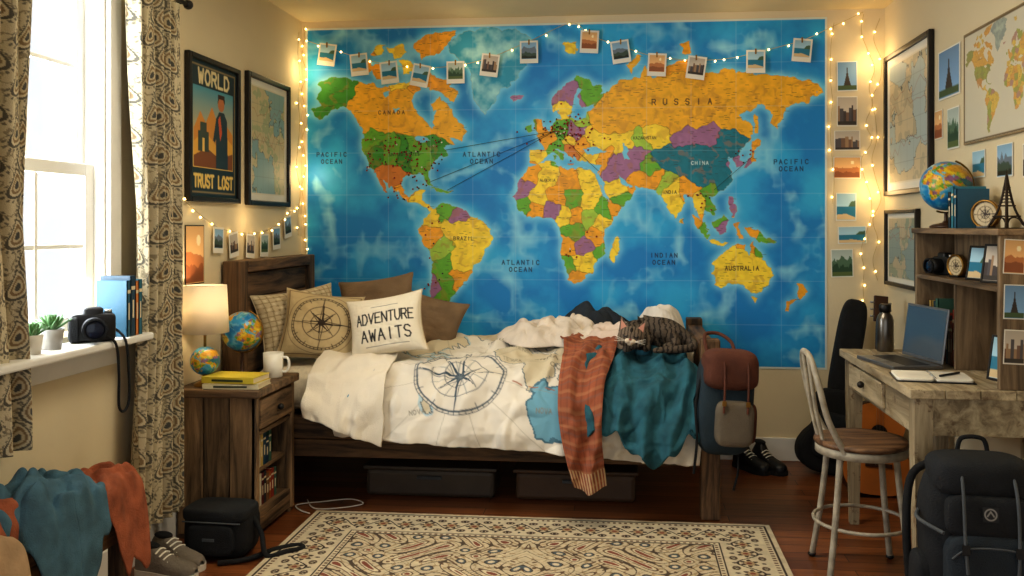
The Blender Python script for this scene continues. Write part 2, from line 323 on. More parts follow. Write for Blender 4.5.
# ------------------------------------------------------------------ mural
def mm(X,Y):
    f=(X-306)/521.0;top=28-10*f;hh=333+18*f
    return 521*(f+.055*f*(1-f)),(Y-top)/hh*346
def wallxz(X,Y):
    u,v=mm(X,Y);return -1.861+2.973*u/521,2.46-1.95*v/346
cv=Cv(521,346,2.2,(40,146,196))
X,Y=cv.X,cv.Y
n1=fbm(X/34,Y/34,20,5);n2=ridge(X/46+9,Y/46,30,4)
deep=np.array(lin((20,132,204)));mid=np.array(lin((50,172,226)));lt=np.array(lin((150,220,240)))
k=np.clip((n1-.35)*2.6,0,1)[...,None];A=deep*(1-k)+mid*k
k=np.clip((n2-.72)*3.2,0,.8)[...,None];A=A*(1-k)+lt*k
LAND=[
[(312,110),(322,104),(317,98),(323,90),(318,84),(330,78),(345,75),(352,80),(368,84),(385,86),(400,84),(412,82),(420,88),(412,98),(415,110),(424,118),(431,127),(437,112),(432,104),(440,98),(450,106),(458,121),(467,131),(461,139),(451,137),(456,144),(446,147),(448,152),(440,158),(434,166),(430,172),(434,186),(430,185),(425,175),(412,174),(404,178),(402,186),(404,193),(411,196),(417,190),(424,190),(421,199),(430,202),(436,209),(431,211),(424,206),(411,202),(400,196),(392,188),(384,177),(389,191),(384,188),(378,174),(370,166),(364,154),(362,140),(366,134),(358,122),(350,108),(342,105),(330,112),(318,119)],
[(416,72),(430,72),(446,80),(458,92),(453,101),(444,96),(436,90),(424,85)],[(372,66),(388,62),(398,70),(393,81),(376,79)],[(358,64),(370,58),(374,70),(364,74)],
[(416,42),(434,32),(456,31),(450,43),(438,53),(424,58),(415,50)],[(388,48),(404,44),(410,54),(396,60)],[(402,62),(412,60),(414,70),(404,74)],[(376,46),(386,44),(384,54),(372,54)],
[(434,210),(442,204),(452,204),(462,208),(470,216),(480,220),(492,230),(491,240),(484,250),(482,262),(472,270),(466,280),(458,288),(452,297),(447,305),(444,316),(447,323),(439,323),(432,312),(430,296),(433,278),(435,262),(430,250),(422,240),(418,230),(424,218)],
[(528,167),(540,163),(552,161),(558,166),(570,170),(582,168),(592,170),(598,182),(604,194),(611,202),(624,201),(618,214),(606,228),(604,240),(606,252),(596,262),(592,272),(582,281),(572,283),(566,268),(561,252),(564,240),(558,228),(554,218),(544,216),(530,218),(520,210),(515,197),(519,182)],
[(612,244),(618,237),(621,246),(615,263),(609,258)],
[(532,162),(530,150),(544,148),(541,140),(535,137),(545,132),(552,128),(556,121),(562,118),(559,111),(564,109),(567,116),(575,119),(585,116),(587,110),(594,107),(590,96),(596,84),(604,87),(600,95),(610,92),(612,84),(626,80),(640,77),(646,66),(652,78),(660,70),(676,62),(690,58),(704,64),(702,71),(716,72),(730,70),(744,74),(760,74),(780,78),(800,80),(818,86),(825,92),(812,96),(806,104),(796,103),(786,108),(782,118),(778,131),(771,124),(773,112),(760,106),(745,112),(738,118),(748,124),(753,132),(748,142),(741,150),(737,154),(743,162),(738,166),(732,158),(726,160),(732,170),(735,180),(727,189),(714,194),(708,196),(715,206),(712,214),(706,210),(702,219),(709,232),(704,230),(698,216),(696,204),(692,196),(686,196),(682,206),(676,218),(668,208),(662,196),(654,190),(644,188),(636,187),(637,192),(628,200),(614,207),(608,198),(600,184),(598,172),(600,165),(588,163),(577,161),(574,155),(572,161),(566,153),(560,146),(557,147),(565,157),(561,160),(553,150),(547,152),(545,160),(538,164)],
[(554,112),(550,104),(557,94),(566,84),(578,77),(590,78),(597,86),(593,104),(584,106),(580,98),(584,89),(578,90),(573,101),(571,112),(564,118),(560,109)],
[(536,136),(538,128),(536,121),(543,120),(545,127),(549,132),(546,136)],[(528,128),(534,125),(534,132),(529,133)],[(509,98),(516,95),(524,97),(522,102),(513,103)],
[(628,64),(640,55),(643,57),(634,68),(630,75)],[(564,45),(578,42),(576,51),(568,54)],[(680,44),(690,42),(692,52),(682,53)],[(752,142),(760,141),(760,147),(754,151),(754,160),(746,168),(741,169),(748,160),(751,152)],[(754,114),(758,116),(759,134),(755,133)],
[(729,197),(734,197),(733,205),(738,212),(736,218),(731,212)],[(692,215),(699,220),(709,235),(706,238),(697,228)],[(708,239),(718,240),(728,243),(726,245),(710,242)],[(713,222),(723,213),(730,218),(727,231),(717,232)],[(734,223),(741,221),(738,227),(741,236),(736,236)],
[(745,227),(752,228),(760,230),(768,235),(777,244),(766,242),(758,241),(751,236)],
[(711,264),(721,255),(729,249),(737,244),(746,245),(744,252),(750,255),(754,241),(758,250),(766,262),(772,273),(768,285),(760,293),(752,293),(744,285),(734,282),(724,288),(715,287),(713,275)],[(752,297),(759,297),(756,302)],
[(797,282),(807,290),(799,300),(796,294)],[(796,299),(789,310),(785,309),(792,300)],[(682,218),(685,219),(684,224),(681,222)],[(430,188),(440,186),(452,191),(449,193),(438,190)],[(556,155),(552,154),(554,160)],[(566,163),(573,164),(570,166)]]
GREEN_=[(450,42),(466,32),(490,27),(515,29),(532,37),(525,52),(527,64),(514,80),(500,90),(493,104),(486,113),(478,104),(472,92),(473,78),(466,62),(453,54)]
WATER=[[(584,149),(592,145),(606,150),(598,154),(588,154)],[(621,143),(627,148),(631,161),(625,160)],[(619,176),(624,180),(634,187),(629,188),(621,183)],[(600,172),(609,196),(612,201),(606,196),(598,178)],
[(418,98),(428,100),(436,108),(433,124),(428,121),(419,114),(415,106)],[(414,136),(424,136),(430,141),(424,143),(418,140)],[(384,92),(390,91),(390,96),(385,97)],[(392,106),(398,107),(396,111)]]
wx=X+(fbm(X/7,Y/7,40,3)-.5)*8;wy=Y+(fbm(X/7+30,Y/7,44,3)-.5)*8
land=np.zeros(X.shape,bool)
def addp(pts,val,msk):
    q=[mm(a,b) for a,b in pts];xs=[a for a,b in q];ys=[b for a,b in q];sl=cv.sub(min(xs)-4,max(xs)+4,min(ys)-4,max(ys)+4)
    i=cv.inside(q,sl,wx,wy);msk[sl][i]=val
for pl in LAND: addp(pl,True,land)
for pl in WATER: addp(pl,False,land)
gl_=np.zeros(X.shape,bool);addp(GREEN_,True,gl_)
al=(land|gl_).astype(float);bl=al.copy()
for r in (3,5,7,9):
    bl=(bl+np.roll(bl,r,0)+np.roll(bl,-r,0)+np.roll(bl,r,1)+np.roll(bl,-r,1))/5
k=np.clip(bl*1.9,0,.75)[...,None];A=A*(1-k)+np.array(lin((132,214,240)))*k
O_=(240,168,34);R_O=(238,178,40);Y_=(246,214,60);G_=(104,174,50);P_=(160,112,152);T_=(20,122,142);B_=(208,128,52);L_=(166,200,70);DG=(62,146,48)
SEED=[(335,95,DG),(322,108,DG),(344,84,DG),(370,100,R_O),(400,108,R_O),(385,118,R_O),(445,118,R_O),(425,80,O_),(362,115,R_O),(450,130,R_O),(432,120,R_O),(400,72,Y_),(425,45,O_),(395,55,Y_),(375,70,O_),(410,120,R_O),(372,88,R_O),(416,122,R_O),
(375,152,DG),(392,152,G_),(405,152,DG),(425,152,G_),(438,148,DG),(412,150,G_),(370,145,G_),(430,166,G_),(392,180,B_),(400,190,O_),(382,180,B_),(425,200,Y_),(440,190,G_),
(432,216,Y_),(448,212,G_),(428,236,O_),(440,248,L_),(466,236,Y_),(470,250,Y_),(480,232,Y_),(455,228,Y_),(460,262,Y_),(448,262,G_),(448,280,G_),(442,300,G_),(433,290,P_),(458,276,O_),(440,315,G_),(456,216,P_),
(548,178,Y_),(532,172,O_),(570,182,O_),(588,180,Y_),(524,190,P_),(538,198,Y_),(557,196,O_),(573,198,G_),(590,202,Y_),(604,210,G_),(616,208,O_),(552,210,P_),(562,215,Y_),(576,230,G_),(602,224,Y_),(598,236,O_),(568,247,O_),(584,246,P_),(601,254,G_),(568,264,G_),(580,262,Y_),(579,277,O_),(591,258,Y_),(526,206,G_),(536,210,O_),(576,216,O_),(590,218,L_),(616,250,Y_),
(546,140,O_),(538,156,Y_),(563,132,G_),(576,130,P_),(592,138,Y_),(582,146,O_),(557,150,G_),(592,158,Y_),(570,140,Y_),(560,95,P_),(575,98,P_),(590,92,G_),(565,108,Y_),(540,128,O_),(531,129,G_),(516,99,P_),(570,150,B_),(580,122,L_),
(608,168,P_),(630,168,P_),(614,190,Y_),(620,202,G_),(602,164,O_),(638,180,O_),(640,140,L_),(655,135,Y_),(628,140,Y_),(636,154,P_),(648,166,G_),(655,180,O_),(670,190,Y_),(672,206,Y_),(664,184,L_),(700,137,P_),(712,136,P_),(688,138,P_),
(680,160,T_),(700,160,T_),(715,165,T_),(664,158,T_),(722,152,T_),(726,178,T_),(700,176,T_),(690,150,T_),(738,146,T_),(728,138,T_),(690,188,O_),(698,203,Y_),(709,200,G_),(740,162,P_),(703,226,G_),
(606,112,R_O),(620,108,R_O),(650,104,R_O),(680,100,R_O),(710,100,R_O),(740,95,R_O),(770,90,R_O),(800,90,R_O),(600,120,R_O),(700,116,R_O),(728,120,R_O),(745,126,R_O),(625,124,R_O),(812,92,R_O),(777,122,R_O),(655,118,R_O),(676,120,R_O),(635,62,R_O),
(755,150,O_),(700,225,O_),(718,222,G_),(724,230,P_),(717,242,Y_),(738,230,O_),(733,206,P_),(752,232,O_),(768,238,G_),(740,268,Y_),(720,270,Y_),(760,275,Y_),(798,292,O_),(790,305,O_),(755,299,Y_),(572,48,Y_),(685,47,O_)]
sx=np.array([mm(a,b) for a,b,c in SEED]);sc_=np.array([lin(c) for a,b,c in SEED])
lx=X[land]+(fbm(X[land]/9,Y[land]/9,50,3)-.5)*9;ly=Y[land]+(fbm(X[land]/9+20,Y[land]/9,54,3)-.5)*9
best=np.full(lx.shape,1e9);sec=np.full(lx.shape,1e9);bi=np.zeros(lx.shape,int)
for i,(a,b_) in enumerate(sx):
    d=np.hypot(lx-a,ly-b_);nb=d<best
    samec=np.all(np.isclose(sc_[bi],sc_[i]),-1)
    sec=np.where(nb,np.where(samec,sec,best),np.where(samec,sec,np.minimum(sec,d)));bi=np.where(nb,i,bi);best=np.where(nb,d,best)
lc=sc_[bi]*(.82+.4*fbm(lx/5,ly/5,60,3))[...,None]
rl=np.clip((ridge(lx/12,ly/12,66,3)-.74)*3,0,.35)[...,None];lc=lc*(1-rl)+np.array(lin((176,116,56)))*rl
bd=(sec-best)<.7;lc[bd]=lc[bd]*.6
A[land]=lc
kk=np.clip((fbm(X/14,Y/14,70)-.4)*3,0,1)[...,None]
G2=np.array(lin((50,158,192)))*(1-kk)+np.array(lin((168,224,228)))*kk;A[gl_]=G2[gl_]
edge=(al!=np.roll(al,1,0))|(al!=np.roll(al,1,1));A[edge]=A[edge]*.55+np.array(lin((235,235,200)))*.2
cv.A=A
for i in range(1,12): cv.line([(i*521/12,0),(i*521/12,346)],.6,(200,225,235),.18)
for i in range(1,8): cv.line([(0,i*346/8),(521,i*346/8)],.6,(200,225,235),.18)
def mt(t,X_,Y_,h,col=(20,52,92),w=.85,sp=1.9):
    a,b_=mm(X_,Y_);cv.text(t,a,b_,h,col,w,sp=sp)
mt('PACIFIC',332,154,4);mt('OCEAN',332,161,4);mt('ATLANTIC',482,154,4.2);mt('OCEAN',482,161,4.2);mt('ATLANTIC',521,262,4.2);mt('OCEAN',521,269,4.2)
mt('INDIAN',664,255,4);mt('OCEAN',664,262,4);mt('PACIFIC',791,162,4.2);mt('OCEAN',791,169,4.2)
mt('RUSSIA',682,102,5.5,(70,46,20),1,sp=3.2);mt('BRAZIL',464,238,3.4,(80,54,20),.7,1.7);mt('AUSTRALIA',742,268,4,(80,54,20),.8,1.5);mt('CHINA',700,163,3.2,(200,225,225),.6,1.8)
mt('CANADA',392,112,3.6,(80,54,20),.7,2.2);mt('UNITED STATES',405,154,2.6,(30,50,20),.5,1.5);mt('KAZAKHSTAN',645,138,2.6,(60,50,30),.5,1.4);mt('INDIA',670,192,3,(70,50,20),.6,1.5);mt('ALGERIA',548,180,2.6,(70,50,20),.5,1.4);mt('SOUTHERN OCEAN',600,335,4,(20,52,92),.8,2.2)
rs=np.random.RandomState(5)
ys_,xs_=np.where(land)
for i in rs.choice(len(ys_),900,replace=False):
    a,b_=X[ys_[i],xs_[i]],Y[ys_[i],xs_[i]];L=rs.uniform(1.5,4.5);cv.line([(a,b_),(a+L,b_)],.5,(60,44,35),.65)
cv.line([(0,0),(521,0),(521,346),(0,346),(0,0)],4,(214,222,214))
MUR=cv
mur=grp('world_map_mural',(-.3745,4.995,1.485))
panel(mur,'printed_map',cv,2.973,1.95,0,PRINT)
box(mur,'paper_backing',(0,.0022,0),(2.973,.003,1.95),PAPERW,0)
def blobs(p,n,pts,r,m,sub=1):
    bm=bmesh.new()
    for q in pts: bmesh.ops.create_icosphere(bm,subdivisions=sub,radius=r,matrix=Matrix.Translation(q))
    return frombm(bm,p,n,m,True)
PIN=M('red_pin',(150,30,22),.35,bst=0);PIN2=M('dark_pin',(40,30,26),.35,bst=0);PIN3=M('white_pin',(230,225,210),.35,bst=0)
gp=grp('map_pins')
def wp(X_,Y_,yy): a,b_=wallxz(X_,Y_);return (a,yy,b_)
gs_=lambda c,s:rs.normal(c,s)
ps=[wp(rs.uniform(366,444),rs.uniform(137,172),4.987) for _ in range(130)]+[wp(gs_(565,17),gs_(133,9),4.987) for _ in range(140)]+[wp(rs.uniform(385,432),rs.uniform(172,200),4.987) for _ in range(34)]+[wp(rs.uniform(424,445),rs.uniform(205,290),4.987) for _ in range(20)]+[wp(rs.uniform(688,712),rs.uniform(190,215),4.987) for _ in range(14)]+[wp(rs.uniform(560,600),rs.uniform(225,265),4.987) for _ in range(10)]+[wp(rs.uniform(735,756),rs.uniform(150,166),4.987) for _ in range(10)]
blobs(gp,'pins_red',ps[::2],.0058,PIN);blobs(gp,'pins_dark',ps[1::3],.0055,PIN2);blobs(gp,'pins_white',ps[3::9],.0055,PIN3)
STR=M('dark_thread',(32,28,30),.8,bst=0)
gs=grp('route_threads')
E0=wp(556,131,4.984)
for q in ((446,150),(430,182),(448,190)): tube(gs,'thread',[wp(*q,4.984),E0],.0013,STR,sm=0)
tube(gs,'thread',[E0,wp(600,172,4.984)],.0011,STR,sm=0);tube(gs,'thread',[wp(752,157,4.984),wp(714,190,4.984)],.0011,STR,sm=0)
# ------------------------------------------------------------------ pictures
def landscape(seed,w=20,h=16,res=2.2):
    r=random.Random(seed*7+1);kind=r.choice(['mount','sea','city','desert','forest','tower'])
    sky={'mount':(150,190,220),'sea':(170,210,230),'city':(200,190,176),'desert':(240,190,130),'forest':(190,206,200),'tower':(120,160,200)}[kind]
    c=Cv(w,h,res,sky);k=(c.Y/h)[...,None];c.A=c.A*(.8+.5*k)
    def ridgep(base,amp,col,st=(.08,.2)):
        pts=[(0,h)];x=0
        while x<w: pts.append((x,base-r.uniform(0,amp)));x+=r.uniform(w*st[0],w*st[1])
        c.poly(pts+[(w,base),(w,h)],col)
    if kind=='mount': ridgep(h*.5,h*.3,(110,124,140));ridgep(h*.68,h*.2,(64,84,72));ridgep(h*.86,h*.08,(36,44,34))
    elif kind=='sea':
        c.rect(0,w,h*.48,h,(40,124,156));c.poly([(0,h),(0,h*.8),(w*.5,h*.76),(w,h*.9),(w,h)],(214,190,146));c.poly([(w*.6,h*.5),(w*.75,h*.3),(w,h*.26),(w,h*.5)],(74,104,80))
    elif kind=='city':
        x=0
        while x<w: b_=r.uniform(w*.08,w*.16);c.rect(x,x+b_,h*r.uniform(.25,.6),h,r.choice([(120,92,76),(84,80,84),(160,130,100),(70,62,62)]));x+=b_
        c.rect(0,w,h*.85,h,(60,54,50))
    elif kind=='desert': ridgep(h*.55,h*.12,(196,126,76));ridgep(h*.75,h*.1,(150,88,52));c.disc(w*.7,h*.25,h*.09,(255,236,190))
    elif kind=='forest': ridgep(h*.5,h*.3,(84,116,92),(.03,.07));ridgep(h*.7,h*.25,(46,78,56),(.03,.07));c.rect(0,w,h*.82,h,(92,110,62))
    else: c.poly([(w*.3,h*.85),(w*.45,h*.45),(w*.5,h*.1),(w*.55,h*.45),(w*.7,h*.85)],(54,46,44));c.rect(0,w,h*.82,h,(70,92,58))
    return c
def polaroid(p,n,loc,rot,w,h,seed):
    e=grp(n,loc,rot,p);box(e,'card',(0,0,0),(w,.002,h),PAPERW,0);b_=w*.09
    panel(e,'photo',landscape(seed),w-2*b_,h-b_-h*.2,-.0016,PRINT,c=(0,h*.055));return e
def photo(p,n,loc,rot,w,h,seed):
    e=grp(n,loc,rot,p);box(e,'paper',(0,0,0),(w,.002,h),PAPERW,0)
    panel(e,'print',landscape(seed,16,20 if h>w else 12),w*.92,h*.94,-.0016,PRINT);return e
def framed(n,loc,rz,w,h,cvs,bw=.022,mat=0,fm=FRAMEB,d=.025):
    e=grp(n,loc,(0,0,rz))
    box(e,'backing',(0,-.005,0),(w-.01,.008,h-.01),PAPERW,0)
    for s in (-1,1):
        box(e,'frame_side',(s*(w/2-bw/2),-d/2,0),(bw,d,h),fm,.004);box(e,'frame_rail',(0,-d/2,s*(h/2-bw/2)),(w-2*bw,d,bw),fm,.004)
    panel(e,'print',cvs,w-2*bw-2*mat,h-2*bw-2*mat,-.0105,PRINT)
    return e
c=Cv(46,60,3,(22,50,60))
c.text('WORLD',23,6.5,6,(222,206,160),1.4,asp=.72,sp=1.45)
kk=((c.Y-12)/36);sl=c.sub(4,41.4,12,46.4);c.A[sl]=(np.array(lin((84,148,164)))*(1-kk[...,None])+np.array(lin((240,196,96)))*kk[...,None])[sl]
c.poly([(4,30),(10,22),(15,27),(21,19),(27,27),(32,24),(42,30),(42,38),(4,38)],(206,140,62));c.poly([(4,36),(14,30),(24,36),(34,31),(42,35),(42,47),(4,47)],(224,170,72));c.poly([(4,42),(16,38),(28,42),(42,39),(42,47),(4,47)],(130,76,42))
c.disc(30,17,3.2,(184,116,72));c.poly([(26.5,17),(27,12.5),(33.5,12.5),(34,17),(32,14.5),(28,14.5)],(60,40,30));c.poly([(25,47),(25,24),(28,20.5),(33,20.5),(36,24),(37,47)],(34,60,72));c.poly([(25,24),(22,34),(24,35),(27,28)],(34,60,72));c.poly([(27,24),(29,22),(31,30),(29,34)],(206,90,50))
c.rect(8,18,31,40,(60,76,70));c.rect(10,16,27,31,(60,76,70));c.rect(12,14,34,40,(240,200,110))
c.text('TRUST LOST',23,53,5.2,(232,198,110),1.3,asp=.55,sp=1.35);c.line([(2,2),(44,2),(44,58),(2,58),(2,2)],.7,(150,130,90))
framed('framed_travel_poster',(XL+.002,3.866,1.7375),pi/2,.51,.65,c,.024)
def mapcv(w,h,seed,sea,landc,l2,th=.5,res=3):
    c=Cv(w,h,res,sea);f=fbm(c.X/(w*.28),c.Y/(h*.28),seed,5);g_=fbm(c.X/(w*.1),c.Y/(w*.1),seed+9,3)
    c.A[f>th]=lin(landc);c.A[(f>th)&(g_>.56)]=lin(l2);e=(np.abs(f-th)<.006);c.A[e]=lin((90,100,100))
    for i in range(1,6): c.line([(i*w/6,0),(i*w/6,h)],.3,(110,120,120),.4);c.line([(0,i*h/6),(w,i*h/6)],.3,(110,120,120),.4)
    for s in range(3):
        r=random.Random(seed+s);y=r.uniform(.1,.9)*h;pts=[(w*i/12,y+r.uniform(-h*.07,h*.07)) for i in range(13)];c.line(pts,.35,(150,90,70),.6)
    c.line([(0,0),(w,0),(w,h),(0,h),(0,0)],1.6,(225,218,200));return c
framed('framed_coast_map',(XL+.002,4.487,1.745),pi/2,.55,.67,mapcv(44,56,81,(140,172,176),(202,190,152),(172,178,140),.5),.026,.03)
framed('framed_region_map',(XR-.002,4.57,1.84),-pi/2,.72,.75,mapcv(56,60,95,(176,190,188),(206,192,160),(186,176,148),.46),.026,.035)
framed('framed_city_map',(XR-.002,4.66,1.19),-pi/2,.52,.40,mapcv(50,40,107,(140,160,160),(186,176,150),(150,160,140),.5),.02,.02)
c=Cv(104,52,4,(206,200,180))
u=np.clip((c.X/104*(MUR.nx-1)).astype(int),0,MUR.nx-1);v=np.clip((c.Y/52*(MUR.ny*.92)).astype(int),0,MUR.ny-1)
lm=(land|gl_)[v,u];bs=MUR.A[v,u];c.A[lm]=bs[lm]*.4+np.array(lin((196,166,116)))*.5
c.line([(0,0),(104,0),(104,52),(0,52),(0,0)],1.5,(120,104,78))
framed('vintage_world_map_print',(XR-.002,3.36,1.872),-pi/2,.94,.46,c,.008,0,M('tan_frame',(150,130,96),.5),.012)
gp=grp('photo_collage')
for i,(y0,y1,z0,z1) in enumerate([(3.89,4.15,1.87,2.09),(4.10,4.2,1.70,1.83),(3.90,4.04,1.64,1.82),(3.63,3.76,1.50,1.61),(3.38,3.52,1.49,1.615),(3.18,3.30,1.48,1.6),(3.92,4.06,1.46,1.58)]):
    photo(gp,'pinned_photo',(XR-.004,(y0+y1)/2,(z0+z1)/2),(0,0,-pi/2),y1-y0,z1-z0,200+i)
gp=grp('photo_column')
for i,(X_,Y_,w,h) in enumerate([(847,77,.11,.165),(847,112,.11,.165),(847,141,.14,.11),(847,168,.15,.12),(846,207,.11,.155),(852,235,.155,.095),(842,263,.12,.155)]):
    q=wp(X_,Y_,4.996);photo(gp,'pinned_photo',q,(0,random.uniform(-.03,.03),0),w,h,300+i)
# ------------------------------------------------------------------ fairy lights and garlands
WIRE=M('light_wire',(190,170,120),.6,bst=0)
BULB=M('warm_bulb',(255,220,150),.4,bst=0,emis=(255,210,130),est=7)
fl=grp('fairy_lights')
def string(pts,nb,seed,n='wire'):
    Q=crom(pts,10);tube(fl,n,Q,.0016,WIRE,sm=0)
    r=random.Random(seed);L=len(Q);out=[]
    for k in range(nb):
        q=Q[min(L-1,int((k+.5)*L/nb))];out.append(Vector((q.x,q.y,q.z-.006))+Vector((r.uniform(-.01,.01),0,r.uniform(-.01,.01))))
    return out
Bp=[]
top=[(306,40),(330,48),(361,58),(391,65),(422,68),(457,66),(491,58),(530,42),(572,24),(590,36),(621,47),(657,58),(696,61),(725,60),(755,54),(801,42),(828,30),(862,14)]
Bp+=string([wp(a,b_,4.978) for a,b_ in top],40,1)
rr=random.Random(9)
Bp+=string([wp(305+rr.uniform(-2,4),26+i*16,4.98) for i in range(16)],20,2)
Bp+=string([wp(866+rr.uniform(-7,9),16+i*18,4.985) for i in range(17)],20,3)
Bp+=string([wp(876+rr.uniform(-5,5),20+i*20,4.985) for i in range(14)],10,4)
Bp+=string([wp(832+rr.uniform(-2,2),24+i*20,4.988) for i in range(10)],8,7)
Bp+=string([(-1.868,4.93-rr.uniform(0,.06),2.42-i*.13) for i in range(10)],10,5)
lw=[(3.56,1.43),(3.72,1.36),(3.9,1.30),(4.1,1.275),(4.35,1.27),(4.55,1.30),(4.72,1.36),(4.85,1.40)]
Bp+=string([(-1.872,a,b_) for a,b_ in lw],14,6)
blobs(fl,'bulbs',Bp,.0062,BULB)
for k,(q,e) in enumerate([((-1.80,4.90,2.2),1.0),((-1.80,4.9,1.6),1.0),((1.33,4.9,2.2),1.0),((1.33,4.9,1.5),1.0),((.6,4.85,2.32),.3),((-.9,4.85,2.32),.3),((-1.80,4.2,1.33),.4)]):
    L=bpy.data.lights.new('fairy_glow','POINT');L.energy=e;L.color=(1,.68,.32);L.shadow_soft_size=.06;o=bpy.data.objects.new('fairy_glow',L);o.location=q;link(o,fl)
pg=grp('polaroid_garland')
for i,(a,b_) in enumerate([(329,55),(361,65),(391,73),(422,76),(457,73),(491,66),(530,53),(590,43),(621,53),(657,66),(696,69),(755,63),(801,52)]):
    q=wp(a,b_,4.968);t=random.uniform(-.2,.2)
    polaroid(pg,'polaroid',q,(0,t,0),.104,.128,i);box(pg,'clip',(q[0],4.966,q[2]+.056),(.008,.006,.03),BRASS,.001)
pg=grp('polaroid_garland')
for i,(a,b_) in enumerate([(3.90,1.25),(4.06,1.225),(4.25,1.215),(4.42,1.215),(4.58,1.25),(4.74,1.31)]):
    polaroid(pg,'polaroid',(-1.868,a,b_-.01),(0,random.uniform(-.15,.15),pi/2),.10,.12,40+i)
e=grp('pinned_postcard',(XL+.004,3.70,1.18),(0,0,pi/2));cc=landscape(7,16,22)
box(e,'paper',(0,0,0),(.17,.002,.26),BLACK,0);panel(e,'print',cc,.16,.25,-.0016,PRINT)
# ------------------------------------------------------------------ bed
bed=grp('wooden_bed')
FY=3.95;BY=4.94
def post(x0,x1,y0,y1,z1): bx(bed,'post',x0,x1,y0,y1,0.001,z1,BEDV,.006)
post(-1.875,-1.785,FY,FY+.085,1.14);post(-1.875,-1.785,BY-.085,BY,1.14)
for k in range(6): bx(bed,'headboard_plank',-1.85,-1.81,FY+.08,BY-.08,.35+k*.122,.35+(k+1)*.122-.004,BEDY,.004)
bx(bed,'headboard_cap',-1.88,-1.78,FY+.085,BY-.085,1.085,1.14,BEDY,.006)
post(.335,.42,FY,FY+.085,.80);post(.335,.42,BY-.085,BY,.80)
for k in range(3): bx(bed,'footboard_plank',.355,.395,FY+.085,BY-.085,.30+k*.14,.30+(k+1)*.14-.004,BEDY,.004)
bx(bed,'footboard_cap',.34,.415,FY+.085,BY-.085,.72,.765,BEDY,.005)
bx(bed,'side_rail_lower',-1.785,.335,FY+.015,FY+.05,.235,.315,BED,.005);bx(bed,'side_rail_upper',-1.785,.335,FY+.01,FY+.05,.32,.42,BED,.005)
bx(bed,'rear_rail',-1.785,.335,BY-.05,BY-.015,.24,.42,BED,.004)
for k in range(7): bx(bed,'slat',-1.6+k*.28,-1.5+k*.28,FY+.05,BY-.05,.37,.40,BED,.003)
bx(bed,'center_leg',-.75,-.68,4.4,4.47,0.001,.37,BEDV,.004)
cs=(226,214,190)
mat_=box(None,'mattress',((-1.775+.315)/2,(4.02+4.92)/2,.528),(2.09,.90,.206),M('mattress_sheet',cs,.9,var=.08,scale=60,bst=.4,bsc=40),.085,seg=6,smooth=True)
PR=[(4.945,.60),(4.86,.665),(4.6,.685),(4.35,.675),(4.15,.650),(4.0,.600),(3.895,.510),(3.86,.42),(3.85,.33),(3.85,.20),(3.852,.05)]
Qp=crom([(0,a,b_) for a,b_ in PR],12);qy=np.array([q.y for q in Qp]);qz=np.array([q.z for q in Qp])
qt=np.concatenate([[0],np.cumsum(np.hypot(np.diff(qy),np.diff(qz)))])
ty=np.gradient(qy,qt);tz=np.gradient(qz,qt)
def H(x,y):
    o=np.argsort(qy[:60]);return np.interp(y,qy[:60][o],qz[:60][o])
def drape(name,x0,x1,t0,t1,off,amp,fr,seed,C=None,mat=None,nx=200,ny=170,edge=.02,thick=.008,shape=None,fa=0,ff=40,puff=0,pf=22):
    u,v=np.meshgrid(np.linspace(0,1,nx),np.linspace(0,1,ny))
    a=x0+(x1-x0)*u;t1_=t1(a) if callable(t1) else t1;t0_=t0(a) if callable(t0) else t0
    t=t0_+(t1_-t0_)*v
    a=a+edge*(fbm(t*5,u*2,seed+5)-.5)*2*np.clip(np.abs(u-.5)*2,0,1)
    t=t+edge*1.6*(fbm(a*6,v*1,seed+6)-.5)*v
    if shape is not None: a,t=shape(u,v,a,t)
    py=np.interp(t,qt,qy);pz=np.interp(t,qt,qz);dy=np.interp(t,qt,ty);dz=np.interp(t,qt,tz)
    nyv=dz;nzv=-dy
    L=np.hypot(nyv,nzv);nyv/=L;nzv/=L
    hang=np.clip((t-.95)/.35,0,1)
    o=off+amp*(ridge(a*fr+seed,t*fr,seed,3)-.5)*2+amp*.9*hang*np.sin(a*24+3*fbm(a*4,t*2,seed+8)*4)
    if fa: o=o+fa*(.4+.6*hang)*(.5+.5*np.sin(a*ff+9*fbm(a*5,t*4,seed+3,2)+t*4))**1.3
    if puff: o=o+puff*np.clip(folds(a,t,pf,seed+40,1.1)-.30,0,1)*np.clip(v*6,0,1)
    o=np.maximum(o,off-amp)
    P=np.stack([a,py+nyv*o,pz+nzv*o],-1)
    return gridmesh(name,P,C,mat or CLOTHP,None,thick=thick,off=-1)
dx0,dx1=-1.30,.325
c=Cv(1.625,1.42,230,(222,214,200))
iu=np.clip(((c.X+.05)/1.75*(MUR.nx-1)).astype(int),0,MUR.nx-1);iv=np.clip(((c.Y-.25)/1.17*(MUR.ny-1)).astype(int),0,MUR.ny-1)
lmk=(land|gl_)[iv,iu]&(c.Y>.25);c.A[lmk]=np.array(lin((202,190,164)))
f=fbm(c.X*3,c.Y*3,120,4);bb2=bl[iv,iu]
c.A[(~lmk)&(f>.50)&(bb2>.12)]=lin((178,198,204));ed=(lmk!=np.roll(lmk,1,0))|(lmk!=np.roll(lmk,1,1));c.A[ed]=lin((110,122,128))
def bluep(cx,cy,rx,ry,sd):
    d=np.hypot((c.X-cx)/rx,(c.Y-cy)/ry)+1.1*(fbm(c.X*12,c.Y*12,sd,3)-.5);c.A[(d<1)]=lin((112,162,182));c.A[(np.abs(d-1)<.05)]=lin((76,114,132))
bluep(1.02,1.22,.13,.13,210);bluep(1.22,1.12,.08,.10,220);bluep(.06,.85,.07,.12,230);bluep(.10,1.2,.08,.06,240)
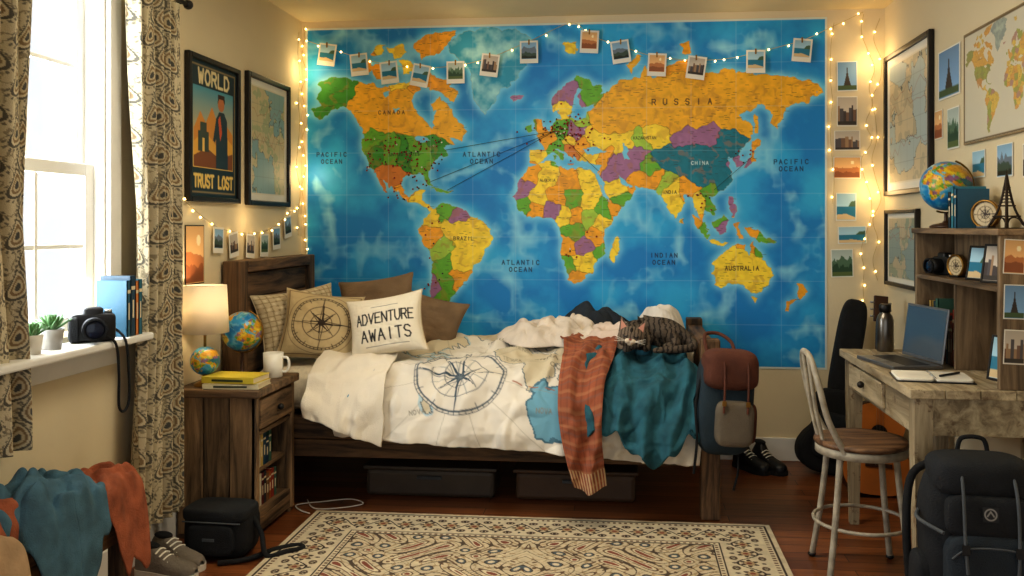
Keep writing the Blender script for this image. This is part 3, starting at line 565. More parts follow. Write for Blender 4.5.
reg=(c.X>1.2)&(f<.42);c.A[reg]=lin((200,188,160))
cx_,cy_=-.755+1.30,1.06
for k_ in range(12): a=k_*pi/6+.2;c.line([(cx_,cy_),(cx_+1.3*math.cos(a),cy_+1.3*math.sin(a))],.0025,(150,142,124),.7)
c.disc(cx_,cy_,.215,(220,212,198));c.compass(cx_,cy_,.215,(64,80,94),.0038);c.ring(cx_,cy_,.202,.007,(74,88,100))
for k_ in range(8): a=k_*pi/4+pi/8;c.line([(cx_,cy_),(cx_+.14*math.cos(a),cy_+.14*math.sin(a))],.003,(120,130,134))
c.text('N',cx_,cy_-.25,.035,(64,80,94),.005);c.text('TERRA INCOGNITA',cx_+.52,.90,.032,(110,102,88),.0042);c.text('OCEANUS',cx_+.50,.97,.028,(110,102,88),.0038)
for k_ in range(14): c.line([(1.1+.02*math.sin(k_),.5+k_*.055),(1.52,.5+k_*.055+.02)],.0025,(130,126,118),.5)
for k_ in range(7): c.line([(cx_+.25+k_*.075,1.10+.01*k_),(cx_+.29+k_*.075,1.11+.01*k_)],.006,(160,96,66))
for k_ in range(34):
    r_=random.Random(k_+50);a,b_=r_.uniform(.05,1.5),r_.uniform(.3,1.35)
    if (a-cx_)**2+(b_-cy_)**2>.07: c.text(r_.choice(['MARE','INDIA','TERRA','NOVA','ORIENS','CAPE']),a,b_,.020,(134,128,114),.003,rot=r_.uniform(-.2,.2))
c.A*=(.90+.18*fbm(c.X*9,c.Y*9,131))[...,None]
drape('duvet',dx0,dx1,.0,lambda a:1.27+.10*(a+1.3)/1.6,.010,.012,6,7,C=c.A,nx=c.nx,ny=c.ny,thick=.02,puff=.056)
drape('folded_white_blanket',-1.44,-1.08,.30,lambda a:1.20+.1*(a+1.44)/.34,.050,.010,6,17,mat=M('white_cotton',(222,212,194),.9,bst=.3,bsc=200,var=.05),thick=.010,puff=.04)
TEAL=M('teal_knit',(42,94,108),.92,var=.3,scale=14,bst=.6,bsc=240);RUST=M('rust_wool',(150,84,56),.92,var=.35,scale=16,bst=.5,bsc=220);CREAM=M('cream_fleece',(214,202,188),.95,var=.1,bst=.5,bsc=160)
NAVY=M('navy_cotton',(38,46,56),.9,var=.3,bst=.4);PINKW=M('pale_linen',(206,188,174),.92,var=.12,bst=.4,bsc=160)
def sh1(u,v,a,t):
    return a+(.05*v*(u-.2))-.05*(1-v)+.02*np.sin(t*14)*u,t-.15*(v**2)*np.abs(u-.62)-.04*np.sin(u*9)*v-.02*np.sin(u*31)*v
drape('teal_blanket',-.14,.30,.70,1.34,.052,.010,10,23,mat=TEAL,shape=sh1,edge=.04,fa=.050,ff=50,thick=.01,nx=300,ny=260,puff=.045,pf=34)
c=Cv(.30,.80,260,(146,82,56));f=fbm(c.X*14,c.Y*14,140,3);c.A*=(.75+.5*f)[...,None]
for k_ in range(7): c.line([(.02+k_*.045,0),(.02+k_*.045,.8)],.010,(112,62,46),.45)
for k_ in range(16): c.line([(0,.02+k_*.05),(.3,.02+k_*.05)],.010,(182,134,96),.35);c.line([(0,.04+k_*.05),(.3,.04+k_*.05)],.003,(84,98,102),.5)
sl=c.Y>.72;c.A[sl&(np.sin(c.X*240)>.1)]=lin((190,160,124))
def sh2(u,v,a,t):
    w=1-.50*v**1.3;return -.19+(u-.5)*.27*w+.03*v+.022*np.sin(v*7),t-.06*np.abs(u-.4)*v
drape('rust_scarf',-.33,-.05,.62,1.47,.088,.008,12,31,C=c.A,nx=c.nx,ny=c.ny,shape=sh2,edge=.02,thick=.006,fa=.034,ff=62,puff=.02,pf=40)
def heap(name,cx,cy,rx,ry,h,base,mat,seed,fr=44,na=240,nr=110,p=None,lift=.008,rot=0,ang=.6,fk=.17):
    a=np.linspace(0,2*pi,na);r=np.linspace(0,1,nr);Aa,R=np.meshgrid(a,r)
    ol=1+.7*(fbm(2+1.8*np.cos(Aa),2+1.8*np.sin(Aa),seed,3)-.5)
    lx=rx*R*ol*np.cos(Aa);ly=ry*R*ol*np.sin(Aa);x=cx+lx*math.cos(rot)-ly*math.sin(rot);y=cy+lx*math.sin(rot)+ly*math.cos(rot)
    fo=folds(x,y,fr,seed,ang);lump=fbm(x*9,y*9,seed+7,2)
    dome=np.clip(1-R**3,0,1)**.7
    z=base(x,y)+lift+h*dome*(.42+.36*lump)+(.016+fk*h)*dome*fo+.004*fbm(x*50,y*50,seed+2,2)*dome
    x=x+.030*(fbm(z*14+x*8,y*14,seed+9,2)-.5)*R*dome
    return gridmesh(name,np.stack([x,y,z],-1)[:,::-1],None,mat,p,thick=.005,off=-1)
heap('cream_throw_blanket',-.34,4.50,.28,.24,.11,lambda x,y:H(x,y)+.040,CREAM,51,44,lift=.005,fk=.25)
heap('pale_linen_shirt',.02,4.40,.26,.18,.10,lambda x,y:H(x,y)+.042,PINKW,57,50,ang=1.3,fk=.25)
heap('dark_sweater',-.15,4.68,.18,.13,.20,lambda x,y:H(x,y)+.04,NAVY,63,40,ang=.2,fk=.10)
heap('white_sheet',.19,4.66,.13,.18,.22,lambda x,y:H(x,y)+.03,M('white_sheet_cotton',(222,216,208),.9,bst=.3),71,44,ang=1.2,fk=.12)
# ------------------------------------------------------------------ cat (curled asleep, head resting in front of its body)
cat=grp('tabby_cat',(.115,4.15,.728),(0,0,.05));cat.scale=(1.25,1.25,1.25)
V=[(.105,.0,.050),(.085,.05,.060),(.02,.072,.064),(-.05,.062,.060),(-.085,.025,.054),(-.085,-.035,.050),(.055,-.035,.046),(.10,-.065,.024),(.04,-.085,.018),(-.03,.01,.048),(-.02,-.055,.024),(-.02,-.105,.016),(.158,-.035,.028),(.152,-.088,.018),(.09,-.112,.016),(.04,-.118,.015),(.0,-.128,.013),(.01,.015,.060),(-.055,-.04,.03),(-.10,-.125,.016)]
Ed=[(0,1),(1,2),(2,3),(3,4),(4,5),(0,6),(6,7),(7,8),(3,9),(9,10),(10,11),(0,12),(12,13),(13,14),(14,15),(15,16),(2,17),(9,18),(18,19)]
Rd=[.054,.058,.056,.052,.044,.034,.045,.022,.016,.042,.022,.015,.019,.016,.015,.013,.010,.056,.022,.015]
me=bpy.data.meshes.new('cat_body');me.from_pydata(V,Ed,[]);me.update();co=bpy.data.objects.new('body',me);link(co,cat)
sk=co.modifiers.new('Skin','SKIN');sd=co.modifiers.new('Sub','SUBSURF');sd.levels=3;sd.render_levels=3
for i,r in enumerate(Rd): me.skin_vertices[0].data[i].radius=(r,r)
me.skin_vertices[0].data[0].use_root=True;sk.use_smooth_shade=True
def furmat(name,dark,light,scale,direction,dist=3,lo=.15,hi=.5):
    m,nt,b=newmat(name);tc=nt.nodes.new('ShaderNodeTexCoord');v_=tc.outputs['Object']
    w=nt.nodes.new('ShaderNodeTexWave');w.bands_direction=direction;w.inputs['Scale'].default_value=scale;w.inputs['Distortion'].default_value=dist;w.inputs['Detail'].default_value=3;w.inputs['Detail Scale'].default_value=3;nt.links.new(v_,w.inputs['Vector'])
    r=nt.nodes.new('ShaderNodeValToRGB');r.color_ramp.elements[0].color=lin(dark)+(1,);r.color_ramp.elements[1].color=lin(light)+(1,);r.color_ramp.elements[0].position=lo;r.color_ramp.elements[1].position=hi
    nt.links.new(w.outputs['Fac'],r.inputs[0]);nt.links.new(r.outputs[0],b.inputs['Base Color']);b.inputs['Roughness'].default_value=.9;bump(nt,b,v_,260,.9);return m
FUR=furmat('tabby_fur',(44,38,34),(98,86,74),17,'X',5);FURH=furmat('tabby_head_fur',(70,60,52),(118,104,90),26,'X',2,.1,.4)
me.materials.append(FUR)
hd=grp('head_part',(-.075,-.105,.058),(-.12,.12,-.12),cat)
sph(hd,'head',(0,0,0),(.050,.044,.041),FURH);sph(hd,'cheek',(-.023,-.020,-.014),(.025,.020,.019),FURH);sph(hd,'cheek',(.023,-.020,-.014),(.025,.020,.019),FURH);sph(hd,'forehead_mark',(0,-.030,.022),(.006,.010,.014),M('cat_dark_mark',(40,34,30),.9))
MUZ=M('cat_muzzle',(196,182,162),.9);sph(hd,'muzzle',(-.008,-.039,-.014),(.013,.011,.010),MUZ);sph(hd,'muzzle',(.008,-.039,-.014),(.013,.011,.010),MUZ);sph(hd,'chin',(0,-.035,-.023),(.010,.009,.007),MUZ);sph(hd,'nose',(0,-.049,-.008),(.005,.003,.0035),M('cat_nose',(150,84,76),.5))
INN=M('cat_inner_ear',(186,134,116),.9)
for s in (-1,1):
    bm=bmesh.new();a=[bm.verts.new(q) for q in ((s*.010,-.006,.034),(s*.048,-.004,.014),(s*.046,.004,.072),(s*.028,.016,.026))]
    for f_ in ((0,1,2),(1,3,2),(3,0,2),(0,3,1)): bm.faces.new([a[i] for i in f_])
    frombm(bm,hd,'ear',FURH)
    bm=bmesh.new();a=[bm.verts.new(q) for q in ((s*.020,-.0085,.036),(s*.041,-.0075,.022),(s*.043,-.0025,.060))];bm.faces.new(a);frombm(bm,hd,'inner_ear',INN)
    tube(hd,'closed_eye',[(s*.010,-.0435,.006),(s*.019,-.0435,.001),(s*.029,-.038,.006)],.0020,BLACK)
    for k in range(3): tube(hd,'whisker',[(s*.014,-.046,-.014),(s*.055,-.056,-.018+k*.009)],.0006,PAPERW,sm=0)
# ------------------------------------------------------------------ pillows
def pillow(name,loc,rot,w,h,T,cvs=None,mat=None,seed=1):
    nx=cvs.nx if cvs else 60;ny=cvs.ny if cvs else 60
    u,v=np.meshgrid(np.linspace(-1,1,nx),np.linspace(-1,1,ny))
    th=T/2*((1-np.abs(u)**2.6).clip(0)**.55)*((1-np.abs(v)**2.6).clip(0)**.55)
    px=u*w/2*(1-.10*(1-v**2)**1.0*np.abs(u)**3);pz=-v*h/2*(1-.10*(1-u**2)*np.abs(v)**3)
    wv=.020*(ridge(u*2.2+seed,v*2.2,seed,3)-.5)*(1-np.maximum(np.abs(u),np.abs(v))**4)
    e=grp(name,loc,rot)
    gridmesh('front',np.stack([px,-th+wv,pz],-1),cvs.A if cvs else None,mat,e)
    gridmesh('back',np.stack([px,th,pz],-1)[:,::-1],cvs.A if cvs else None,mat,e)
    bd=[(a,0,b_) for a,b_ in list(zip(px[0],pz[0]))[::6]+list(zip(px[:,-1],pz[:,-1]))[::6]+list(zip(px[-1][::-1],pz[-1][::-1]))[::6]+list(zip(px[::-1,0],pz[::-1,0]))[::6]]
    tube(e,'piping',bd,.003,mat if not cvs else PIPE,cyc=True,sm=2)
    return e
PIPE=M('piping_cloth',(196,180,150),.9)
c=Cv(1,1,110,(196,180,148));q=np.sin(c.X*44)*np.sin(c.Y*44);c.A[np.abs(q)<.12]=lin((150,132,100));c.A[q>.7]=lin((214,202,172))
pillow('patterned_pillow',(-1.635,4.30,.82),(-.25,-.08,.98),.48,.34,.15,c,CLOTHP,3)
c=Cv(1,1,120,(192,172,132));c.A*=(.9+.2*fbm(c.X*6,c.Y*6,150))[...,None];c.compass(.5,.5,.38,(54,42,32),.010);c.ring(.5,.5,.44,.006,(90,70,50))
c.line([(.04,.04),(.96,.04),(.96,.96),(.04,.96),(.04,.04)],.012,(110,86,58))
pillow('compass_pillow',(-1.475,4.17,.815),(-.38,.14,.30),.38,.35,.13,c,CLOTHP,5)
c=Cv(1,.9,130,(226,216,194));c.text('ADVENTURE',.52,.37,.15,(34,34,36),.020,asp=.42,sp=1.36);c.text('AWAITS',.52,.62,.16,(34,34,36),.021,asp=.5,sp=1.4);c.line([(.25,.78),(.8,.78)],.008,(60,60,60));c.line([(.35,.2),(.7,.2)],.006,(60,60,60))
pillow('lettered_pillow',(-1.135,4.12,.83),(-.36,-.17,.05),.375,.30,.14,c,CLOTHP,9)
BRN=M('brown_pillow_cloth',(126,104,80),.92,var=.2,bst=.5,bsc=200)
pillow('brown_pillow',(-1.30,4.54,.875),(-.42,-.14,.1),.40,.34,.14,None,BRN,11);pillow('brown_pillow',(-1.02,4.58,.80),(-.5,.2,-.15),.34,.28,.13,None,BRN,13)
# ------------------------------------------------------------------ globes
GLB=Mcol('globe_gloss',.3,0)
def globe_ball(p,n,c,r,tilt=.35,spin=0):
    nu,nv=120,80;u,v=np.meshgrid(np.linspace(0,1,nu),np.linspace(0,1,nv))
    lo=(u*2*pi)+spin;la=(.5-v)*pi
    P=np.stack([r*np.cos(la)*np.cos(lo),r*np.cos(la)*np.sin(lo),r*np.sin(la)],-1)
    iu=(u*(MUR.nx-7)+3).astype(int);iv=(v*(MUR.ny-7)*.97+3).astype(int)
    ob=gridmesh(n,P,MUR.A[iv,iu]*.75,GLB,p);ob.location=c;ob.rotation_euler=(0,tilt,0);return ob
def globe(name,loc,r,zc,spin,metal=BRASS,base=None,arcrz=0):
    e=grp(name,loc);globe_ball(e,'ball',(0,0,zc),r,.35,spin)
    arc=[((r+.008)*math.sin(.35+a)*math.cos(arcrz),(r+.008)*math.sin(.35+a)*math.sin(arcrz),zc+(r+.008)*math.cos(.35+a)) for a in np.linspace(0,pi,20)]
    tube(e,'meridian',arc,.004,metal,sm=0)
    h=zc-r-.008
    lathe(e,'stand',[(0,0),(r*.62,0),(r*.62,.008),(r*.5,.014),(r*.16,.022),(.008,.03),(.007,max(h-.004,.034)),(.012,h+.002),(0,h+.003)],(0,0,0),base or metal)
    return e
# ------------------------------------------------------------------ nightstand
ns=grp('rustic_nightstand');nx0,nx1,ny0,ny1=-1.862,-1.52,3.51,3.925
bx(ns,'top',nx0-.003,nx1+.025,ny0-.03,ny1+.01,.595,.63,NST,.006)
for k in range(3):
    w_=(nx1-nx0)/3;bx(ns,'side_plank',nx0+k*w_,nx0+(k+1)*w_-.003,ny0,ny0+.025,.02,.595,NSV,.004)
bx(ns,'far_side',nx0,nx1,ny1-.025,ny1,.02,.595,NSV,.003);bx(ns,'rear',nx0,nx0+.02,ny0+.025,ny1-.025,.05,.595,NSV,.002)
bx(ns,'bottom',nx0+.02,nx1-.005,ny0+.025,ny1-.025,.08,.105,NSY,.003);bx(ns,'kick',nx1-.03,nx1-.005,ny0+.025,ny1-.025,.02,.08,NSY,.003)
bx(ns,'divider',nx0+.02,nx1-.005,ny0+.025,ny1-.025,.425,.445,NSY,.003);bx(ns,'drawer_front',nx1-.018,nx1+.008,ny0+.035,ny1-.035,.455,.58,NSY,.005)
bx(ns,'stile',nx1-.02,nx1+.004,ny0,ny0+.03,.02,.595,NSV,.003);bx(ns,'stile',nx1-.02,nx1+.004,ny1-.03,ny1,.02,.595,NSV,.003)
bx(ns,'mid_shelf',nx0+.02,nx1-.03,ny0+.025,ny1-.025,.255,.272,NSY,.003)
sph(ns,'knob',(nx1+.024,(ny0+ny1)/2,.517),.014,BLACK)
for a in (ny0+.02,ny1-.02): bx(ns,'foot',nx1-.05,nx1-.005,a-.018,a+.018,.001,.02,NSV,.002);bx(ns,'foot',nx0,nx0+.045,a-.018,a+.018,.001,.02,NSV,.002)
PAGE=M('book_pages',(214,200,168),.85,var=.1,bst=.2,bsc=400)
_bm={}
def bookmat(c):
    if c not in _bm:_bm[c]=M('cover_%d_%d_%d'%c,c,.5,var=.08,bst=.05)
    return _bm[c]
def book(p,n,c,t,d,h,col,rot=(0,0,0)):
    bm=bmesh.new()
    def bb(cx,cy,cz,sx_,sy_,sz_,mi):
        r=bmesh.ops.create_cube(bm,size=1,matrix=Matrix.Translation((cx,cy,cz))@Matrix.Diagonal((sx_,sy_,sz_,1)))
        for f in {f for v in r['verts'] for f in v.link_faces}: f.material_index=mi
    k=min(.003,t*.15)
    bb(-t/2+k/2,0,h/2,k,d,h,0);bb(t/2-k/2,0,h/2,k,d,h,0);bb(0,-d/2+k/2,h/2,t,k,h,0);bb(0,.002,h/2,t-2*k,d-.010,h-.008,1)
    bb(0,-d/2-.0004,h*.8,t*.8,.001,h*.06,1);bb(0,-d/2-.0004,h*.45,t*.3,.001,h*.3,1)
    return frombm(bm,p,n,[bookmat(col),PAGE],False,c,rot)
BC=[(30,70,92),(150,54,40),(40,44,50),(190,160,90),(62,98,84),(120,84,52),(200,190,170),(28,52,74),(168,92,44),(88,30,34)]
gb=grp('books_in_nightstand');y=3.56
for i in range(9):
    t=random.uniform(.018,.032);book(gb,'book',(-1.62,y+t/2,.105+.001),t,.13,random.uniform(.115,.14),BC[(i*3)%10],(0,0,pi/2));y+=t+.001
y=3.56
for i in range(7):
    t=random.uniform(.018,.032);book(gb,'book',(-1.62,y+t/2,.273),t,.13,random.uniform(.11,.14),BC[(i*7+2)%10],(0,0,pi/2));y+=t+.001
globe('tabletop_globe',(-1.705,3.79,.63),.088,.205,2.2,BRASS,M('dark_walnut',(70,44,28),.4))
lp=grp('table_lamp',(-1.772,3.575,.63))
lathe(lp,'base',[(0,0),(.045,0),(.045,.008),(.03,.016),(.012,.024),(.010,.05)],(0,0,0),BRASS);globe_ball(lp,'globe_body',(0,0,.105),.060,.2,1.2)
cyl(lp,'neck',(0,0,.158),(0,0,.26),.006,.006,BRASS)
m,nt,b=newmat('lampshade_linen');tl=nt.nodes.new('ShaderNodeBsdfTranslucent');tl.inputs[0].default_value=lin((250,242,226))+(1,);b.inputs['Base Color'].default_value=lin((242,236,222))+(1,);b.inputs['Roughness'].default_value=.9
ms=nt.nodes.new('ShaderNodeMixShader');ms.inputs[0].default_value=.4;nt.links.new(b.outputs[0],ms.inputs[1]);nt.links.new(tl.outputs[0],ms.inputs[2]);nt.links.new(ms.outputs[0],nt.nodes['Material Output'].inputs[0])
lathe(lp,'shade',[(.098,.225),(.088,.425),(.086,.425),(.096,.225),(.098,.225)],(0,0,0),m,48)
tube(lp,'shade_ring',[(.087,0,.42),(-.087,0,.42)],.0015,BRASS,sm=0);sph(lp,'bulb',(0,0,.31),.024,M('lamp_bulb',(255,230,180),.4,bst=0,emis=(255,200,130),est=3))
L=bpy.data.lights.new('lamp_light','POINT');L.energy=3.0;L.color=(1,.78,.50);L.shadow_soft_size=.03;o=bpy.data.objects.new('lamp_light',L);o.location=(0,0,.36);link(o,lp)
mg=grp('coffee_mug',(-1.565,3.80,.63));MUGM=M('mug_glaze',(232,228,216),.3,var=.03,bst=0)
lathe(mg,'cup',[(0,0),(.036,0),(.041,.004),(.045,.11),(.042,.11),(.038,.008),(0,.008)],(0,0,0),MUGM);tube(mg,'handle',[(.041,0,.09),(.066,0,.086),(.073,0,.055),(.062,0,.028),(.040,0,.026)],.006,MUGM)
lathe(mg,'coffee',[(0,.09),(.041,.09)],(0,0,0),M('coffee',(50,28,16),.2,bst=0))
gb=grp('stacked_books')
def flatbook(p,cx,cy,z,w,d,t,col,rz=0):
    e=grp('book',(cx,cy,z),(0,0,rz),p)
    box(e,'cover_bottom',(0,0,.0015),(w,d,.003),bookmat(col),.001);box(e,'cover_top',(0,0,t-.0015),(w,d,.003),bookmat(col),.001);box(e,'spine',(0,-d/2+.0015,t/2),(w,.003,t),bookmat(col),.001)
    box(e,'pages',(0,.002,t/2),(w-.008,d-.008,t-.007),PAGE,0)
    box(e,'title',(0,-d/2-.0006,t/2),(w*.6,.001,t*.35),bookmat((50,60,40)),0)
flatbook(gb,-1.625,3.565,.631,.235,.155,.022,(222,214,180),.05);flatbook(gb,-1.63,3.565,.654,.23,.15,.026,(206,186,62),-.06)
cp=grp('pocket_compass',(-1.80,3.70,.63));lathe(cp,'case',[(0,0),(.028,0),(.03,.006),(.028,.014),(.024,.014),(.023,.010),(0,.010)],(0,0,0),BRASS)
# ------------------------------------------------------------------ sill items
def succulent(x,y,r,h,seed,potc):
    e=grp('potted_succulent',(x,y,.912));lathe(e,'pot',[(0,0),(r*.75,0),(r,h),(r*.88,h),(r*.8,h*.8),(0,h*.8)],(0,0,0),M('pot_glaze',potc,.5,bst=0))
    G=M('succulent_green',(84,122,74),.6,var=.25)
    bm=bmesh.new()
    for L in range(3):
        for k in range(8):
            a=k*pi/4+L*.4;tl_=1.0-.38*L;ln=r*(1.5-.15*L)
            mt_=Matrix.Translation((0,0,h*.8+.004))@Matrix.Rotation(a,4,'Z')@Matrix.Rotation(tl_,4,'Y')@Matrix.Translation((0,0,ln*.6))@Matrix.Diagonal((r*.10,r*.22,ln*.7,1))
            bmesh.ops.create_uvsphere(bm,u_segments=8,v_segments=6,radius=1,matrix=mt_)
    frombm(bm,e,'leaves',G,True)
succulent(-1.815,2.545,.030,.060,1,(206,200,190));succulent(-1.825,2.65,.037,.066,2,(150,146,140))
def dslr(name,loc,rz,s=1.0):
    e=grp(name,loc,(0,0,rz));e.scale=(s,s,s)
    softbox(e,'body',(0,0,.045),(.13,.055,.09),BLACK,.25);softbox(e,'prism',(0,0,.092),(.06,.05,.035),BLACK,.45);softbox(e,'grip',(-.055,-.02,.042),(.03,.05,.078),BLACKF,.4)
    cyl(e,'lens_barrel',(0,-.02,.045),(0,-.085,.045),.034,.036,BLACK,32);lathe(e,'lens_ring',[(.030,0),(.037,0),(.037,.008),(.030,.008)],(0,-.085,.045),BLACKF,32,(pi/2,0,0))
    sph(e,'lens_glass',(0,-.084,.045),(.028,.006,.028),M('lens_glass',(20,30,50),.05,bst=0));cyl(e,'dial',(.045,0,.088),(.045,0,.1),.011,.011,STEEL)
    return e
dslr('dslr_camera',(-1.808,2.84,.9125),.65,1.08)
tube(None,'camera_strap',[(-1.80,2.90,.965),(-1.765,2.92,.94),(-1.735,2.92,.90),(-1.728,2.925,.80),(-1.73,2.93,.70),(-1.73,2.90,.665),(-1.728,2.865,.69),(-1.725,2.86,.80),(-1.735,2.86,.90),(-1.755,2.83,.935),(-1.772,2.80,.96)],.0045,BLACKF)
gb=grp('sill_books');y=2.965
for i,(t,h,c_) in enumerate([(.022,.20,(34,84,108)),(.03,.215,(30,60,80)),(.02,.195,(196,120,60)),(.022,.20,(38,100,120))]):
    book(gb,'book',(-1.815,y+t/2,.9125),t,.115,h,c_,(0,0,pi/2));y+=t+.001
# ------------------------------------------------------------------ rug
c=Cv(2.015,1.68,330,(196,174,136))
U=np.minimum(c.X,c.w-c.X);Vv=np.minimum(c.Y,c.h-c.Y);D=np.minimum(U,Vv)
x,y=c.X-c.w/2,c.Y-c.h/2;ax,ay=np.abs(x),np.abs(y)
cr=np.array(lin((228,214,184)));dk=lin((66,54,48));rs_=lin((146,82,62));tn=lin((186,162,126));bg_=lin((92,104,112))
c.A[:]=lin((220,204,172))
q=np.sin(27*ax+2.2*np.sin(14*ay+1))*np.sin(29*ay+2.2*np.sin(15*ax));q2=np.sin(60*ax+2*np.sin(31*ay))*np.sin(58*ay+2*np.sin(34*ax))
fld=D>.27
def setm(msk,col): c.A[msk]=col
setm(fld&(np.abs(q2)<.10),tn);setm(fld&(q2>.85),lin((126,98,74)))
setm(fld&(np.abs(q)<.06),lin((92,76,62)));setm(fld&(q>.62),lin((112,86,66)));setm(fld&(q>.76),cr);setm(fld&(q>.90),rs_);setm(fld&(q<-.68),lin((76,64,56)));setm(fld&(q<-.80),bg_);setm(fld&(q<-.92),cr)
bdm=(D>.055)&(D<.235);setm(bdm,lin((222,208,178)))
along=np.where(U<Vv,c.Y,c.X);w1=.145+.045*np.sin(along*2*pi/.20)
setm(bdm&(np.abs(D-w1)<.005),dk);ph=(along%.10)-.05;rad=np.hypot(ph,D-.145);an=np.arctan2(D-.145,ph)
pet=rad<(.030+.009*np.cos(an*6));setm(bdm&pet,lin((84,66,54)));setm(bdm&(rad<.021),lin((190,162,124)));setm(bdm&(rad<.011),rs_)
for dd,cc_ in ((.090,.020),(.200,.020)):
    ph2=((along+.05)%.10)-.05;r2=np.hypot(ph2*.8,D-dd);setm(bdm&(r2<.016),lin((102,82,66)));setm(bdm&(r2<.008),cr)
    ph3=((along+.025)%.05)-.025;r3=np.hypot(ph3,(D-dd)*.6);setm(bdm&(r3<.006),dk)
for a,b_,col in ((0,.02,(220,206,176)),(.02,.028,(66,52,46)),(.028,.055,(222,208,178)),(.235,.242,(66,52,46)),(.242,.263,(224,210,180)),(.263,.27,(66,52,46))):
    setm((D>=a)&(D<b_),lin(col))
dots=((along%.024)<.011);setm((D>.035)&(D<.050)&dots,lin((116,84,64)));setm((D>.246)&(D<.259)&dots,lin((116,84,64)))
c.A*=(.84+.30*fbm(c.X*40,c.Y*40,170,2))[...,None]
rug=grp('oriental_rug',(-.3875,3.045,0))
P=np.stack([c.X-c.w/2,c.h/2-c.Y,.0125+.0015*fbm(c.X*60,c.Y*60,180,2)],-1);gridmesh('pile',P,c.A,RUGM,rug)
box(rug,'backing',(0,0,.0065),(2.012,1.677,.011),M('rug_edge',(170,148,112),.95),.002)
# ------------------------------------------------------------------ desk
dk_=grp('painted_desk');X0,X1,YN,YF=.95,1.405,3.05,4.03
for k in range(4):
    w_=(X1-X0)/4;bx(dk_,'top_plank',X0+k*w_,X0+(k+1)*w_-.002,YN,YF,.728,.76,DESKM,.003)
def leg(x,y):
    bm=bmesh.new();vs=[]
    for s,z in ((.018,.001),(.030,.56),(.030,.728)):
        vs.append([bm.verts.new((x+a*s,y+b_*s,z)) for a,b_ in ((-1,-1),(1,-1),(1,1),(-1,1))])
    for A_,B_ in zip(vs[:-1],vs[1:]):
        for k in range(4): bm.faces.new((A_[k],A_[(k+1)%4],B_[(k+1)%4],B_[k]))
    bm.faces.new(vs[0]);bm.faces.new(vs[-1]);frombm(bm,dk_,'leg',DESKV)
for x in (X0+.05,X1-.04):
    for y in (YN+.05,YF-.05): leg(x,y)
bx(dk_,'apron_room_side',X0+.025,X0+.045,YN+.08,YF-.08,.60,.728,DESKM,.002);bx(dk_,'apron_near',X0+.08,X1-.07,YN+.025,YN+.045,.60,.728,DESKM,.002);bx(dk_,'apron_far',X0+.08,X1-.07,YF-.045,YF-.025,.60,.728,DESKM,.002)
bx(dk_,'drawer_front',X0+.008,X0+.026,3.42,3.90,.618,.715,DESKM,.005);sph(dk_,'drawer_knob',(X0-.004,3.66,.666),.014,FRAMEB)
hu=grp('desk_hutch');hx0,hx1,hy0,hy1=1.24,1.405,3.06,3.92
bx(hu,'near_side',hx0,hx1,hy0,hy0+.022,.761,1.275,HUTV,.002);bx(hu,'far_side',hx0,hx1,hy1-.022,hy1,.761,1.275,HUTV,.002)
bx(hu,'top',hx0-.012,hx1,hy0-.012,hy1+.012,1.275,1.297,HUT,.003);bx(hu,'shelf',hx0,hx1,hy0+.022,hy1-.022,1.085,1.103,HUT,.002);bx(hu,'back_panel',hx1-.01,hx1,hy0+.022,hy1-.022,.761,1.275,HUTV,0)
bx(hu,'divider',hx0+.005,hx1-.01,3.47,3.487,.761,1.085,HUTV,.002)
gp=grp('hutch_photos')
for i,z in enumerate((1.205,1.055,.905)):
    for j,x in enumerate((1.285,1.365)): photo(gp,'pinned_photo',(x,hy0-.003,z),(0,random.uniform(-.06,.06),0),.068,.115,400+i*2+j)
globe('desktop_globe',(1.298,3.72,1.298),.100,.170,0.6,BRASS,M('walnut_base',(60,38,24),.4))
gb=grp('hutch_books');y=3.675
for i in range(8):
    t=random.uniform(.02,.032)
    if y+t>3.893: break
    book(gb,'book',(1.325,y+t/2,.7615),t,.13,random.uniform(.19,.25),BC[(i*3+1)%10],(0,0,-pi/2));y+=t+.001
y=3.50
for i in range(5): t=random.uniform(.02,.03);book(gb,'book',(1.325,y+t/2,.7615),t,.12,random.uniform(.17,.22),BC[(i*7+4)%10],(0,0,-pi/2));y+=t+.001
gb=grp('travel_books');
for i,(y,h,c_) in enumerate([(3.50,.15,(44,92,118)),(3.53,.16,(60,130,150)),(3.56,.14,(30,40,50))]): book(gb,'book',(1.315,y,1.298),.027,.12,h,c_,(0,0,-pi/2))
def disc_instr(name,loc,rz,r):
    e=grp(name,loc,(0,0,rz));lathe(e,'case',[(0,-.012),(r,-.012),(r,.012),(r*.88,.012),(r*.86,.006),(0,.006)],(0,0,r),BRASS,40,(pi/2,0,0))
    c=Cv(1,1,50,(196,180,146));c.compass(.5,.5,.44,(50,36,26),.018)
    R_,T_=np.meshgrid(np.linspace(0,.42,24),np.linspace(0,2*pi,60));iu=((.5+R_*np.cos(T_))*50).astype(int);iv=((.5-R_*np.sin(T_))*50).astype(int)
    k=r*.86/.42;gridmesh('dial',np.stack([R_*k*np.cos(T_),np.full_like(R_,-.0065),r+R_*k*np.sin(T_)],-1),c.A[iv,iu],PRINT,e)
    box(e,'foot',(0,0,.004),(r,.04,.008),FRAMEB,.002)
disc_instr('brass_compass',(1.305,3.34,1.298),-.9,.052);disc_instr('brass_compass',(1.305,3.62,1.104),-1.2,.045)
